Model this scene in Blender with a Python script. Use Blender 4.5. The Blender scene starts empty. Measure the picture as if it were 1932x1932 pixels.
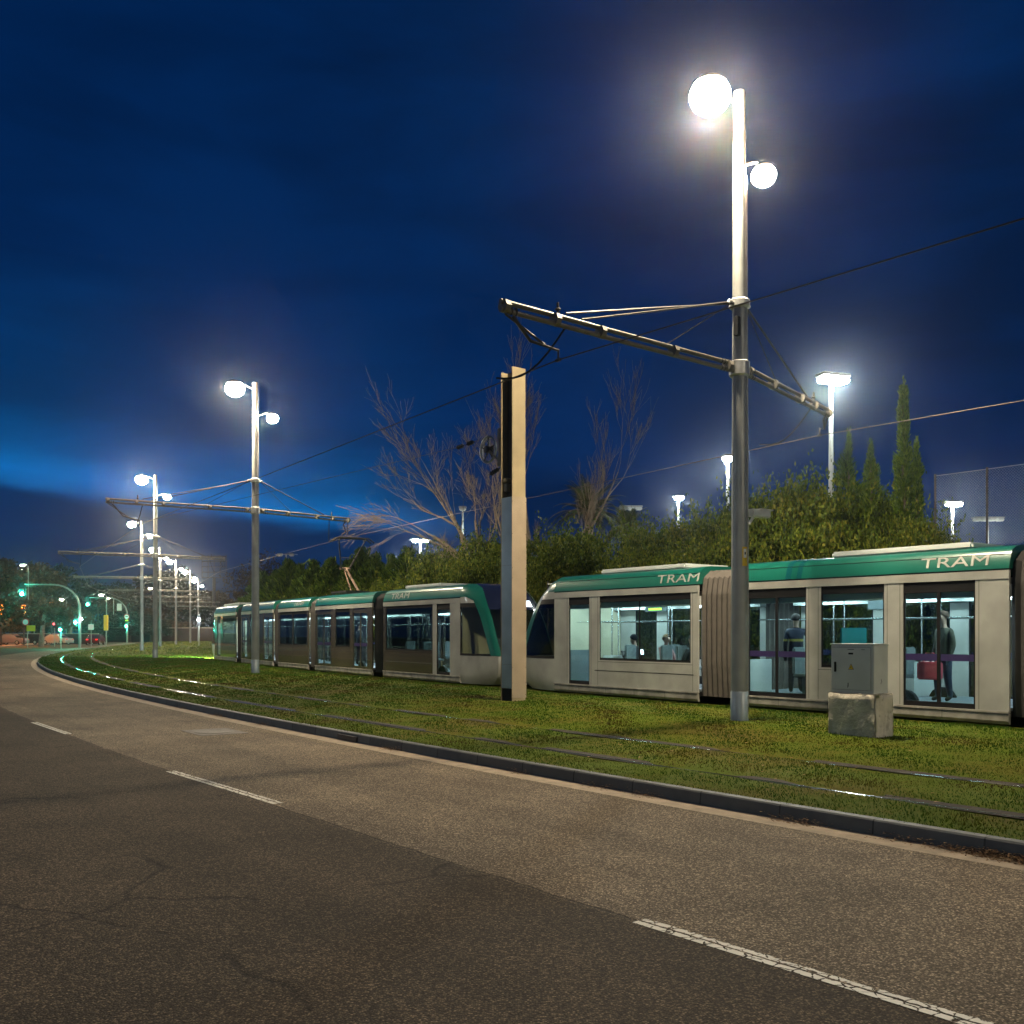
import bpy, bmesh, math, random
import numpy as np
from mathutils import Vector, Matrix
random.seed(7); RNG = np.random.default_rng(7)
sc = bpy.context.scene
C = bpy.context.collection
R = math.radians

# ------------------------------------------------------------------ camera
CAM_H, FPX, HOR = 1.75, 1850.0, 1193.3          # eye height, focal length and horizon in a 1932 px frame
cam = bpy.data.cameras.new('camera'); camo = bpy.data.objects.new('camera', cam); C.objects.link(camo)
camo.location = (0, 0, CAM_H); camo.rotation_euler = (R(90), 0, 0)
cam.sensor_width = 36; cam.lens = FPX / 1932 * 36; cam.shift_y = HOR / 1932 - 0.5
cam.clip_start = .1; cam.clip_end = 3000
sc.camera = camo
sc.render.engine = 'CYCLES'
sc.view_settings.view_transform = 'Standard'; sc.view_settings.look = 'None'
sc.view_settings.exposure = 0.0; sc.view_settings.gamma = 1.0
cy = sc.cycles
cy.use_denoising = True; cy.use_light_tree = True
cy.max_bounces = 6; cy.diffuse_bounces = 2; cy.glossy_bounces = 3; cy.transmission_bounces = 4
cy.transparent_max_bounces = 16; cy.volume_bounces = 0
cy.sample_clamp_indirect = 4.0; cy.caustics_reflective = False; cy.caustics_refractive = False

# ------------------------------------------------------------------ line between the two tracks (a long bend)
PTS = []
def _line():
    P = [4.42, 19.0]; TH = 37.63
    p = list(P); th = TH; s = 0.0; back = []
    while s > -60:
        p[0] += .25 * math.sin(R(th)); p[1] -= .25 * math.cos(R(th)); s -= .25
        if s > -30: th += .231 * .25
        back.append((s, p[0], p[1], th))
    fw = [(0.0, P[0], P[1], TH)]; p = list(P); th = TH; s = 0.0
    while s < 300:
        p[0] -= .25 * math.sin(R(th)); p[1] += .25 * math.cos(R(th)); s += .25
        k = .231 if s < 78 else .288
        if th > 15.5: th -= k * .25
        fw.append((s, p[0], p[1], th))
    return np.array(back[::-1] + fw)
PTS = _line()
def med(s):
    return [float(np.interp(s, PTS[:, 0], PTS[:, i])) for i in (1, 2, 3)]
def at(s, off, z=0.0):                 # off > 0: towards the road; off < 0: towards the hedge
    x, y, th = med(s)
    return Vector((x - math.cos(R(th)) * off, y - math.sin(R(th)) * off, z))
def px_of(v): return 966 + FPX * v[0] / v[1]
def s_at(px, off, lo=-20, hi=250):     # where along the bend the line at this offset is seen at column px
    best = None
    for i in range(int((hi - lo) * 4)):
        s = lo + i * .25; v = at(s, off)
        if v.y < 2: continue
        d = abs(px_of(v) - px)
        if best is None or d < best[0] - 1e-6: best = (d, s)
        if best and d > best[0] + 60: break
    return best[1]
def gpt(px, py, z=0.0):                # ground point seen at (px, py)
    Y = FPX * (CAM_H - z) / (py - HOR); return Vector(((px - 966) / FPX * Y, Y, z))
def ppt(px, py, Y):
    return Vector(((px - 966) / FPX * Y, Y, CAM_H + (HOR - py) / FPX * Y))

# ------------------------------------------------------------------ materials
MATS = {}
def mat(name, col, rough=.6, metal=0., var=.25, scale=3., bump=0., bscale=40., emit=None, estr=0., spec=.5, coat=0.):
    if name in MATS: return MATS[name]
    m = bpy.data.materials.new(name); m.use_nodes = True
    nt = m.node_tree; N = nt.nodes; L = nt.links; b = N['Principled BSDF']
    b.inputs['Roughness'].default_value = rough; b.inputs['Metallic'].default_value = metal
    b.inputs['Specular IOR Level'].default_value = spec; b.inputs['Coat Weight'].default_value = coat
    if var > 0:
        g = N.new('ShaderNodeNewGeometry'); n = N.new('ShaderNodeTexNoise')
        n.inputs['Scale'].default_value = scale; n.inputs['Detail'].default_value = 6
        L.new(g.outputs['Position'], n.inputs['Vector'])
        r = N.new('ShaderNodeMapRange'); r.inputs[1].default_value = .3; r.inputs[2].default_value = .7
        r.inputs[3].default_value = 1 - var; r.inputs[4].default_value = 1 + var * .6
        L.new(n.outputs['Fac'], r.inputs[0])
        x = N.new('ShaderNodeMix'); x.data_type = 'RGBA'; x.blend_type = 'MULTIPLY'; x.inputs[0].default_value = 1
        x.inputs[6].default_value = (*col, 1); L.new(r.outputs[0], x.inputs[7]); L.new(x.outputs[2], b.inputs['Base Color'])
    else: b.inputs['Base Color'].default_value = (*col, 1)
    if bump:
        g = N.new('ShaderNodeNewGeometry'); n2 = N.new('ShaderNodeTexNoise'); n2.inputs['Scale'].default_value = bscale; n2.inputs['Detail'].default_value = 5
        L.new(g.outputs['Position'], n2.inputs['Vector'])
        bp = N.new('ShaderNodeBump'); bp.inputs['Strength'].default_value = bump; bp.inputs['Distance'].default_value = .02
        L.new(n2.outputs['Fac'], bp.inputs['Height']); L.new(bp.outputs[0], b.inputs['Normal'])
    if emit:
        b.inputs['Emission Color'].default_value = (*emit, 1); b.inputs['Emission Strength'].default_value = estr
    MATS[name] = m; return m
def glass(name, tint=(.6, .65, .66), refl=.5):
    if name in MATS: return MATS[name]
    m = bpy.data.materials.new(name); m.use_nodes = True; nt = m.node_tree; N = nt.nodes; L = nt.links
    N.remove(N['Principled BSDF']); o = N['Material Output']
    t = N.new('ShaderNodeBsdfTransparent'); t.inputs[0].default_value = (*tint, 1)
    g = N.new('ShaderNodeBsdfGlossy'); g.inputs['Roughness'].default_value = .03; g.inputs[0].default_value = (.9, .95, 1, 1)
    ge = N.new('ShaderNodeNewGeometry'); dt = N.new('ShaderNodeVectorMath'); dt.operation = 'DOT_PRODUCT'; L.new(ge.outputs['Normal'], dt.inputs[0]); L.new(ge.outputs['Incoming'], dt.inputs[1])
    ab = N.new('ShaderNodeMath'); ab.operation = 'ABSOLUTE'; L.new(dt.outputs['Value'], ab.inputs[0])
    iv_ = N.new('ShaderNodeMath'); iv_.operation = 'SUBTRACT'; iv_.inputs[0].default_value = 1; iv_.use_clamp = True; L.new(ab.outputs[0], iv_.inputs[1])
    pw_ = N.new('ShaderNodeMath'); pw_.operation = 'POWER'; pw_.inputs[1].default_value = 5; L.new(iv_.outputs[0], pw_.inputs[0])
    k = N.new('ShaderNodeMath'); k.operation = 'MULTIPLY_ADD'; k.inputs[1].default_value = .9; k.inputs[2].default_value = .03 + .03 * refl
    L.new(pw_.outputs[0], k.inputs[0])
    x = N.new('ShaderNodeMixShader'); L.new(k.outputs[0], x.inputs[0]); L.new(t.outputs[0], x.inputs[1]); L.new(g.outputs[0], x.inputs[2])
    L.new(x.outputs[0], o.inputs['Surface']); MATS[name] = m; return m
def leafmat(name, cols, rough=.55, trans=.25, scale=.8, wn=.55, wi=.48, w0=0.):
    m = bpy.data.materials.new(name); m.use_nodes = True; nt = m.node_tree; N = nt.nodes; L = nt.links
    b = N['Principled BSDF']; o = N['Material Output']; b.inputs['Roughness'].default_value = rough; b.inputs['Specular IOR Level'].default_value = .15
    g = N.new('ShaderNodeNewGeometry'); n = N.new('ShaderNodeTexNoise'); n.inputs['Scale'].default_value = scale; n.inputs['Detail'].default_value = 3
    L.new(g.outputs['Position'], n.inputs['Vector'])
    a = N.new('ShaderNodeMath'); a.operation = 'MULTIPLY_ADD'; a.inputs[1].default_value = wn
    s = N.new('ShaderNodeMath'); s.operation = 'MULTIPLY_ADD'; s.inputs[1].default_value = wi; s.inputs[2].default_value = w0
    L.new(g.outputs['Random Per Island'], s.inputs[0]); L.new(n.outputs['Fac'], a.inputs[0]); L.new(s.outputs[0], a.inputs[2])
    r = N.new('ShaderNodeValToRGB'); L.new(a.outputs[0], r.inputs[0]); e = r.color_ramp.elements
    while len(e) < len(cols): e.new(.5)
    for i, c in enumerate(cols): e[i].position = .2 + .6 * i / (len(cols) - 1); e[i].color = (*c, 1)
    L.new(r.outputs[0], b.inputs['Base Color'])
    t = N.new('ShaderNodeBsdfTranslucent'); L.new(r.outputs[0], t.inputs[0])
    x = N.new('ShaderNodeMixShader'); x.inputs[0].default_value = trans
    L.new(b.outputs[0], x.inputs[1]); L.new(t.outputs[0], x.inputs[2]); L.new(x.outputs[0], o.inputs['Surface'])
    MATS[name] = m; return m
def emat(name, col, strength):
    if name in MATS: return MATS[name]
    m = bpy.data.materials.new(name); m.use_nodes = True; b = m.node_tree.nodes['Principled BSDF']
    b.inputs['Base Color'].default_value = (*[min(1, c) * .6 for c in col], 1); b.inputs['Roughness'].default_value = .3
    b.inputs['Emission Color'].default_value = (*col, 1); b.inputs['Emission Strength'].default_value = strength
    MATS[name] = m; return m

M_GALV = mat('galvanised_paint', (.30, .31, .30), .45, .35, .15, 2.5, .06, 25)
M_GALV2 = mat('galvanised_steel', (.42, .43, .42), .4, .6, .2, 6)
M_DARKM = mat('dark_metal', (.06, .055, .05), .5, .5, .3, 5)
M_CABLE = mat('copper_cable', (.10, .075, .055), .5, .4, .2, 5)
M_BEAM = mat('tan_painted_steel', (.28, .225, .135), .5, .1, .12, 3, .05, 30)
M_PLATE = mat('zinc_plate', (.42, .49, .49), .38, .45, .15, 2)
M_CONC = mat('concrete', (.36, .33, .27), .85, 0, .3, 5, .5, 25)
M_WHITE = mat('cream_white_paint', (.32, .325, .30), .34, 0, .22, 1.6, coat=.25)
M_GREEN = mat('teal_green_paint', (.006, .098, .072), .28, 0, .12, 1.0, coat=.4)
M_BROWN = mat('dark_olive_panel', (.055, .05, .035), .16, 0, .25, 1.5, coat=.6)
M_BLACK = mat('black_rubber', (.008, .008, .009), .6, 0, .2, 4, spec=.2)
M_NAVY = mat('navy_gloss', (.010, .014, .035), .15, 0, .2, 2, coat=.5)
M_BELLOW = mat('grey_bellows', (.075, .065, .055), .75, 0, .2, 6)
M_BELLOWD = mat('dark_bellows', (.03, .028, .026), .75, 0, .2, 6)
M_INTW = mat('interior_laminate', (.50, .54, .53), .5, 0, .1, 2)
M_INTD = mat('interior_dark', (.10, .13, .14), .6, 0, .2, 2)
M_FLOORI = mat('interior_floor', (.11, .13, .15), .6, 0, .2, 8)
M_SEAT = mat('seat_fabric_grey', (.13, .16, .17), .8, 0, .2, 10)
M_TEAL = mat('turquoise_panel', (.0, .10, .10), .4, 0, .1, 3)
M_PURP = mat('violet_stripe_film', (.03, .02, .085), .4, 0, .1, 4)
M_STEEL = mat('brushed_steel', (.6, .62, .62), .25, .9, .1, 6)
M_GL = glass('tinted_glass', (.74, .84, .84)); M_GLD = glass('dark_tinted_glass', (.42, .50, .48), .8); M_GLC = glass('clear_glass', (.80, .86, .85))
M_GLV = glass('cab_glass', (.55, .60, .56), 1.0)
M_STRIP = emat('cool_ceiling_light', (.75, .95, 1.0), 60.0)
M_SIGNW = emat('lit_display', (.85, .92, 1.0), 3.0)
M_BULBW = emat('warm_lamp_glass', (1.0, .86, .62), 450.0)
M_BULBC = emat('cool_flood_glass', (.92, 1.0, .93), 300.0)
M_GO = emat('green_signal_lens', (.04, 1.0, .60), 400.0)
M_STOP = emat('red_signal_lens', (1.0, .05, .06), 6.0)
M_WSIG = emat('white_signal_lens', (.85, .95, 1.0), 70.0)
M_ORG = emat('sodium_lantern_glass', (1.0, .30, .04), 2.6)
M_HEAD = emat('headlight_glass', (.9, 1.0, .92), 14.0)
M_TAIL = emat('tail_light_glass', (1.0, .02, .02), 2.2)
M_YEL = mat('yellow_sign', (.68, .46, .015), .5, 0, .08, 3)
M_SIGW = mat('white_sign', (.75, .75, .73), .5, 0, .05, 3)
M_SIGR = mat('red_sign_border', (.55, .03, .03), .5, 0, .05, 3)
M_BARK = mat('bark', (.13, .10, .075), .9, 0, .4, 8, .6, 30)
M_BARKP = mat('pale_bark', (.20, .155, .11), .9, 0, .35, 5, .5, 25)

# ------------------------------------------------------------------ mesh building
class MB:
    def __init__(self): self.v = []; self.f = []; self.uv = None
    def add(self, vs, fs):
        n = len(self.v); self.v += [tuple(v) for v in vs]; self.f += [tuple(i + n for i in f) for f in fs]; return self
    def box(self, x0, x1, y0, y1, z0, z1):
        vs = [(x, y, z) for x in (x0, x1) for y in (y0, y1) for z in (z0, z1)]
        return self.add(vs, [(0, 1, 3, 2), (4, 6, 7, 5), (0, 4, 5, 1), (2, 3, 7, 6), (0, 2, 6, 4), (1, 5, 7, 3)])
    def cbox(self, c, sx, sy, sz): return self.box(c[0]-sx/2, c[0]+sx/2, c[1]-sy/2, c[1]+sy/2, c[2]-sz/2, c[2]+sz/2)
    def bbox(self, x0, x1, y0, y1, z0, z1, b=.01):          # chamfered box
        bm = bmesh.new(); bmesh.ops.create_cube(bm, size=1)
        for v in bm.verts: v.co = Vector(((x0+x1)/2 + v.co.x*(x1-x0), (y0+y1)/2 + v.co.y*(y1-y0), (z0+z1)/2 + v.co.z*(z1-z0)))
        bmesh.ops.bevel(bm, geom=bm.edges[:], offset=b, segments=2, affect='EDGES')
        bm.verts.index_update(); self.add([v.co[:] for v in bm.verts], [[v.index for v in f.verts] for f in bm.faces]); bm.free(); return self
    def tube(self, pts, rad, n=8, cap=True):
        pts = [Vector(p) for p in pts]
        if not hasattr(rad, '__len__'): rad = [rad] * len(pts)
        rings = []; up = None
        for i, p in enumerate(pts):
            d = (pts[min(i+1, len(pts)-1)] - pts[max(i-1, 0)]).normalized()
            if up is None or abs(up.dot(d)) > .98: up = Vector((0, 0, 1)) if abs(d.z) < .9 else Vector((1, 0, 0))
            a = d.cross(up).normalized(); b = a.cross(d).normalized(); up = b
            rings.append([p + (a * math.cos(2*math.pi*k/n) + b * math.sin(2*math.pi*k/n)) * rad[i] for k in range(n)])
        vs = [v for r in rings for v in r]; fs = []
        for i in range(len(rings)-1):
            for k in range(n): fs.append((i*n+k, i*n+(k+1) % n, (i+1)*n+(k+1) % n, (i+1)*n+k))
        if cap: fs.append(tuple(range(n-1, -1, -1))); fs.append(tuple((len(rings)-1)*n + k for k in range(n)))
        return self.add(vs, fs)
    def lathe(self, prof, n=20, c=(0, 0, 0), axis='z'):
        vs = []; fs = []
        for r, z in prof:
            for k in range(n):
                a = 2*math.pi*k/n; p = (r*math.cos(a), r*math.sin(a), z)
                if axis == 'y': p = (p[0], p[2], p[1])
                if axis == 'x': p = (p[2], p[0], p[1])
                vs.append((c[0]+p[0], c[1]+p[1], c[2]+p[2]))
        for i in range(len(prof)-1):
            for k in range(n): fs.append((i*n+k, i*n+(k+1) % n, (i+1)*n+(k+1) % n, (i+1)*n+k))
        fs.append(tuple(range(n))); fs.append(tuple((len(prof)-1)*n+k for k in range(n)))
        return self.add(vs, fs)
    def torus(self, c, R_, r, nu=28, nv=8, axis='x'):
        vs = []; fs = []
        for i in range(nu):
            a = 2*math.pi*i/nu
            for j in range(nv):
                b = 2*math.pi*j/nv; q = R_ + r*math.cos(b); p = (r*math.sin(b), q*math.cos(a), q*math.sin(a))
                if axis == 'y': p = (p[1], p[0], p[2])
                if axis == 'z': p = (p[1], p[2], p[0])
                vs.append((c[0]+p[0], c[1]+p[1], c[2]+p[2]))
        for i in range(nu):
            for j in range(nv): fs.append((i*nv+j, ((i+1) % nu)*nv+j, ((i+1) % nu)*nv+(j+1) % nv, i*nv+(j+1) % nv))
        return self.add(vs, fs)
    def prism(self, poly, h0, h1, axis='z'):                # polygon in plane, extruded along axis
        n = len(poly)
        def q(a, b, h): return (a, b, h) if axis == 'z' else ((a, h, b) if axis == 'y' else (h, a, b))
        vs = [q(a, b, h0) for a, b in poly] + [q(a, b, h1) for a, b in poly]
        return self.add(vs, [tuple(range(n)), tuple(range(2*n-1, n-1, -1))] + [(i, (i+1) % n, n+(i+1) % n, n+i) for i in range(n)])
    def grid(self, rows):
        m = len(rows[0]); vs = [p for r in rows for p in r]
        return self.add(vs, [(i*m+j, i*m+j+1, (i+1)*m+j+1, (i+1)*m+j) for i in range(len(rows)-1) for j in range(m-1)])
    def xf(self, M):
        self.v = [tuple(M @ Vector(v)) for v in self.v]; return self
    def mesh(self, name, smooth=False, fix=True):
        me = bpy.data.meshes.new(name); me.from_pydata(self.v, [], self.f)
        if fix:
            bm = bmesh.new(); bm.from_mesh(me); bmesh.ops.recalc_face_normals(bm, faces=bm.faces[:]); bm.to_mesh(me); bm.free()
        if smooth:
            me.polygons.foreach_set('use_smooth', [True] * len(me.polygons))
            try: me.set_sharp_from_angle(angle=R(40))
            except Exception: pass
        me.update(); return me
def link(name, me, m=None, parent=None, loc=None):
    o = bpy.data.objects.new(name, me); C.objects.link(o)
    if m is not None and me is not None:
        me.materials.clear(); me.materials.append(m)
    if parent: o.parent = parent
    if loc is not None: o.location = loc
    return o
def part(name, mb, m, parent=None, smooth=False, label=None, loc=None):
    o = link(name, mb.mesh(name, smooth), m, parent, loc)
    if label: o['label'] = label
    return o
def empty(name, loc, rz=0):
    o = bpy.data.objects.new(name, None); C.objects.link(o); o.location = loc; o.rotation_euler = (0, 0, rz); o.empty_display_size = .2; return o
def tag(o, label=None, cat=None, group=None, kind=None):
    if label: o['label'] = label
    if cat: o['category'] = cat
    if group: o['group'] = group
    if kind: o['kind'] = kind
    return o
def kids(o): return [c for c in bpy.data.objects if c.parent == o]
def copy_tree(o, parent=None):
    c = o.copy(); C.objects.link(c)
    if parent: c.parent = parent
    for ch in list(o.children): copy_tree(ch, c)
    return c
def spot(parent, loc, power, col, size=150, blend=.35, rad=.15, rot=(0, 0, 0)):
    l = bpy.data.lights.new('lamp_light', 'SPOT'); l.energy = power; l.color = col; l.spot_size = R(size); l.spot_blend = blend; l.shadow_soft_size = rad
    o = bpy.data.objects.new('lamp_light', l); C.objects.link(o); o.parent = parent; o.location = loc; o.rotation_euler = rot; return o
def plight(parent, loc, power, col, rad=.1):
    l = bpy.data.lights.new('lamp_light', 'POINT'); l.energy = power; l.color = col; l.shadow_soft_size = rad
    o = bpy.data.objects.new('lamp_light', l); C.objects.link(o); o.parent = parent; o.location = loc; return o
def text_mesh(txt, size, ext=.004):
    cu = bpy.data.curves.new('lettering', 'FONT'); cu.body = txt; cu.size = size; cu.extrude = ext; cu.align_x = 'CENTER'; cu.align_y = 'CENTER'
    o = bpy.data.objects.new('lettering', cu); C.objects.link(o); bpy.context.view_layer.update()
    me = bpy.data.meshes.new_from_object(o.evaluated_get(bpy.context.evaluated_depsgraph_get()))
    bpy.data.objects.remove(o); bpy.data.curves.remove(cu)
    return [tuple(v.co) for v in me.vertices], [tuple(p.vertices) for p in me.polygons]

# ------------------------------------------------------------------ sky at dusk
w = bpy.data.worlds.new('World'); sc.world = w; w.use_nodes = True
nt = w.node_tree; N = nt.nodes; L = nt.links; bg = N['Background']
sky = N.new('ShaderNodeTexSky'); sky.sky_type = 'NISHITA'; sky.sun_disc = False
sky.sun_elevation = R(-4.0); sky.sun_rotation = R(-35); sky.ozone_density = 3.0; sky.air_density = 1.0; sky.dust_density = .3
tc = N.new('ShaderNodeTexCoord'); sep = N.new('ShaderNodeSeparateXYZ'); L.new(tc.outputs['Generated'], sep.inputs[0])
def mth(op, a, b=None, c=None):
    n = N.new('ShaderNodeMath'); n.operation = op
    for i, v in enumerate((a, b, c)):
        if v is None: continue
        if isinstance(v, (int, float)): n.inputs[i].default_value = v
        else: L.new(v, n.inputs[i])
    return n.outputs[0]
mp = N.new('ShaderNodeMapping'); mp.inputs['Scale'].default_value = (2.2, 2.2, 9.0); mp.inputs['Rotation'].default_value = (0, R(6), 0)
L.new(tc.outputs['Generated'], mp.inputs[0])
cn = N.new('ShaderNodeTexNoise'); cn.inputs['Scale'].default_value = 1.3; cn.inputs['Detail'].default_value = 5; cn.inputs['Roughness'].default_value = .55; cn.inputs['Distortion'].default_value = .4
L.new(mp.outputs[0], cn.inputs['Vector'])
dark = N.new('ShaderNodeMapRange'); dark.inputs[1].default_value = .35; dark.inputs[2].default_value = .68; dark.inputs[3].default_value = 1.2; dark.inputs[4].default_value = .6
L.new(cn.outputs['Fac'], dark.inputs[0])
zz = mth('MULTIPLY_ADD', sep.outputs['X'], .085, sep.outputs['Z'])
zz = mth('ADD', zz, mth('MULTIPLY', mth('SUBTRACT', cn.outputs['Fac'], .5), .07))
rp = N.new('ShaderNodeValToRGB'); L.new(zz, rp.inputs[0]); e = rp.color_ramp.elements
for q in range(5): e.new(.5)
for i, (p_, v_) in enumerate([(0, .0), (.088, .03), (.099, .75), (.110, 1.), (.130, .45), (.17, .14), (.30, 0.)]):
    e[i].position = p_; e[i].color = (v_, v_, v_, 1)
am = N.new('ShaderNodeMapRange'); am.interpolation_type = 'SMOOTHSTEP'
am.inputs[1].default_value = .0; am.inputs[2].default_value = -.20; am.inputs[3].default_value = 0; am.inputs[4].default_value = 1
L.new(sep.outputs['X'], am.inputs[0])
fy = N.new('ShaderNodeMapRange'); fy.inputs[1].default_value = 0; fy.inputs[2].default_value = .3; L.new(sep.outputs['Y'], fy.inputs[0])
band = mth('MULTIPLY', mth('MULTIPLY', rp.outputs[0], am.outputs[0]), fy.outputs[0])
tint = N.new('ShaderNodeMix'); tint.data_type = 'RGBA'; tint.blend_type = 'MULTIPLY'; tint.inputs[0].default_value = 1
L.new(sky.outputs[0], tint.inputs[6]); tint.inputs[7].default_value = (.16, .55, 1.0, 1)
cm = N.new('ShaderNodeMix'); cm.data_type = 'RGBA'; cm.blend_type = 'MULTIPLY'; cm.inputs[0].default_value = 1
L.new(tint.outputs[2], cm.inputs[6]); L.new(dark.outputs[0], cm.inputs[7])
SKY_MUL = 1.0
sm = N.new('ShaderNodeVectorMath'); sm.operation = 'SCALE'; sm.inputs['Scale'].default_value = SKY_MUL; L.new(cm.outputs[2], sm.inputs[0])
bc = N.new('ShaderNodeVectorMath'); bc.operation = 'SCALE'; bc.inputs[0].default_value = (.0, 1.3, 4.0); L.new(band, bc.inputs['Scale'])
nb_ = N.new('ShaderNodeVectorMath'); nb_.operation = 'SCALE'; nb_.inputs[0].default_value = (.0, .15, .72); L.new(dark.outputs[0], nb_.inputs['Scale'])
sb_ = N.new('ShaderNodeVectorMath'); L.new(sm.outputs[0], sb_.inputs[0]); L.new(nb_.outputs[0], sb_.inputs[1])
ad = N.new('ShaderNodeVectorMath'); ad.operation = 'ADD'; L.new(sb_.outputs[0], ad.inputs[0]); L.new(bc.outputs[0], ad.inputs[1])
L.new(ad.outputs[0], bg.inputs[0]); bg.inputs[1].default_value = .10

# ------------------------------------------------------------------ ground, road, kerb, lawn
def strip(name, offs, s0, s1, ds, m, kind='structure', zf=None, uv=True):
    rows = []; uvs = []
    n = int(round((s1 - s0) / ds)) + 1
    for i in range(n):
        s = s0 + i * ds; rows.append([at(s, o, z if zf is None else zf(s, o, z)) for o, z in offs])
        uvs.append([(s, o) for o, z in offs])
    mb = MB().grid(rows); me = mb.mesh(name, False, True)
    lay = me.uv_layers.new(name='UVMap'); flat = [u for r in uvs for u in r]
    for lp in me.loops: lay.data[lp.index].uv = flat[lp.vertex_index]
    # faces up
    if me.polygons and sum(p.normal.z for p in me.polygons) < 0: me.flip_normals()
    o = link(name, me, m)
    if kind: o['kind'] = kind
    return o
M_SOIL = mat('soil', (.05, .045, .03), .95, 0, .3, 2)
g = MB().box(-330, 330, -60, 400, -1.0, -.40); go = part('ground', g, M_SOIL); tag(go, kind='structure')

def road_mat():
    m = bpy.data.materials.new('asphalt'); m.use_nodes = True; nt = m.node_tree; N = nt.nodes; L = nt.links; b = N['Principled BSDF']
    uv = N.new('ShaderNodeUVMap'); sp = N.new('ShaderNodeSeparateXYZ'); L.new(uv.outputs[0], sp.inputs[0])
    g = N.new('ShaderNodeNewGeometry')
    def noise(sc_, det=4, vec=None, rough=.6):
        n = N.new('ShaderNodeTexNoise'); n.inputs['Scale'].default_value = sc_; n.inputs['Detail'].default_value = det; n.inputs['Roughness'].default_value = rough
        L.new(vec or g.outputs['Position'], n.inputs['Vector']); return n.outputs['Fac']
    def mt(op, a, b_=None, c=None, cl=False):
        n = N.new('ShaderNodeMath'); n.operation = op; n.use_clamp = cl
        for i, v in enumerate((a, b_, c)):
            if v is None: continue
            if isinstance(v, (int, float)): n.inputs[i].default_value = v
            else: L.new(v, n.inputs[i])
        return n.outputs[0]
    wob = mt('MULTIPLY', mt('SUBTRACT', noise(2.5, 5), .5), .10)
    off = mt('ADD', sp.outputs[1], wob)
    old = mt('MULTIPLY_ADD', mt('SUBTRACT', off, 10.66), 12, .5, True)      # 1 beyond the joint: older, darker lane
    grit = N.new('ShaderNodeTexVoronoi'); grit.inputs['Scale'].default_value = 85; L.new(g.outputs['Position'], grit.inputs['Vector'])
    stones = N.new('ShaderNodeMapRange'); stones.inputs[1].default_value = .0; stones.inputs[2].default_value = .75; stones.inputs[3].default_value = 1.5; stones.inputs[4].default_value = .5
    L.new(grit.outputs['Distance'], stones.inputs[0])
    sv = N.new('ShaderNodeSeparateColor'); L.new(grit.outputs['Color'], sv.inputs[0])
    stone2 = mt('MULTIPLY_ADD', mt('POWER', sv.outputs[0], 4), 2.2, .6)
    pat = mt('MULTIPLY_ADD', noise(.35, 6), 1.5, .25); pat2 = mt('MULTIPLY_ADD', noise(1.6, 6), .55, .72)
    mv = N.new('ShaderNodeMapping'); mv.inputs['Scale'].default_value = (.12, 1.6, 1); L.new(uv.outputs[0], mv.inputs[0])
    tyre = mt('MULTIPLY_ADD', noise(1.0, 3, mv.outputs[0]), .7, .65)
    v = mt('MULTIPLY', mt('MULTIPLY', stones.outputs[0], stone2), mt('MULTIPLY', mt('MULTIPLY', pat, pat2), tyre))
    col = N.new('ShaderNodeMix'); col.data_type = 'RGBA'; L.new(old, col.inputs[0]); col.inputs[6].default_value = (.168, .130, .088, 1); col.inputs[7].default_value = (.070, .051, .033, 1)
    # joint crack and a few wandering cracks
    joint = mt('SUBTRACT', 1, mt('MULTIPLY', mt('ABSOLUTE', mt('SUBTRACT', off, 10.66)), 55), None, True)
    vc = N.new('ShaderNodeTexVoronoi'); vc.feature = 'DISTANCE_TO_EDGE'; vc.inputs['Scale'].default_value = .22; 
    wv = N.new('ShaderNodeVectorMath'); wv.operation = 'SCALE'; wv.inputs['Scale'].default_value = .6
    nn = N.new('ShaderNodeTexNoise'); nn.inputs['Scale'].default_value = 1.2; nn.inputs['Detail'].default_value = 6; L.new(g.outputs['Position'], nn.inputs['Vector'])
    L.new(nn.outputs['Color'], wv.inputs[0]); wa = N.new('ShaderNodeVectorMath'); L.new(g.outputs['Position'], wa.inputs[0]); L.new(wv.outputs[0], wa.inputs[1]); L.new(wa.outputs[0], vc.inputs['Vector'])
    crk = mt('MULTIPLY', mt('SUBTRACT', 1, mt('MULTIPLY', vc.outputs['Distance'], 140), None, True), mt('GREATER_THAN', noise(.5, 2), .50))
    crk = mt('MULTIPLY', crk, old)
    jn = mt('MULTIPLY', joint, mt('GREATER_THAN', noise(3, 4), .36))
    ck = mt('MAXIMUM', mt('MULTIPLY', jn, .8), mt('MULTIPLY', crk, .6))
    v2 = mt('MULTIPLY', v, mt('SUBTRACT', 1, ck))
    x = N.new('ShaderNodeMix'); x.data_type = 'RGBA'; x.blend_type = 'MULTIPLY'; x.inputs[0].default_value = 1
    L.new(col.outputs[2], x.inputs[6]); L.new(v2, x.inputs[7]); L.new(x.outputs[2], b.inputs['Base Color'])
    b.inputs['Roughness'].default_value = .85; b.inputs['Specular IOR Level'].default_value = .15
    bp = N.new('ShaderNodeBump'); bp.inputs['Strength'].default_value = .7; bp.inputs['Distance'].default_value = .006
    L.new(mt('SUBTRACT', mt('MULTIPLY', grit.outputs['Distance'], -1.0), ck), bp.inputs['Height']); L.new(bp.outputs[0], b.inputs['Normal'])
    return m
RZ = -.13
strip('road', [(7.32, RZ), (10.66, RZ), (14, RZ), (20.0, RZ)], -24, 260, 1.0, road_mat())
M_CONC2 = mat('gutter_concrete', (.30, .235, .165), .85, 0, .3, 6, .3, 30)
strip('gutter', [(7.0, RZ+.004), (7.34, RZ+.004)], -24, 260, 1.0, M_CONC2)
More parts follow.
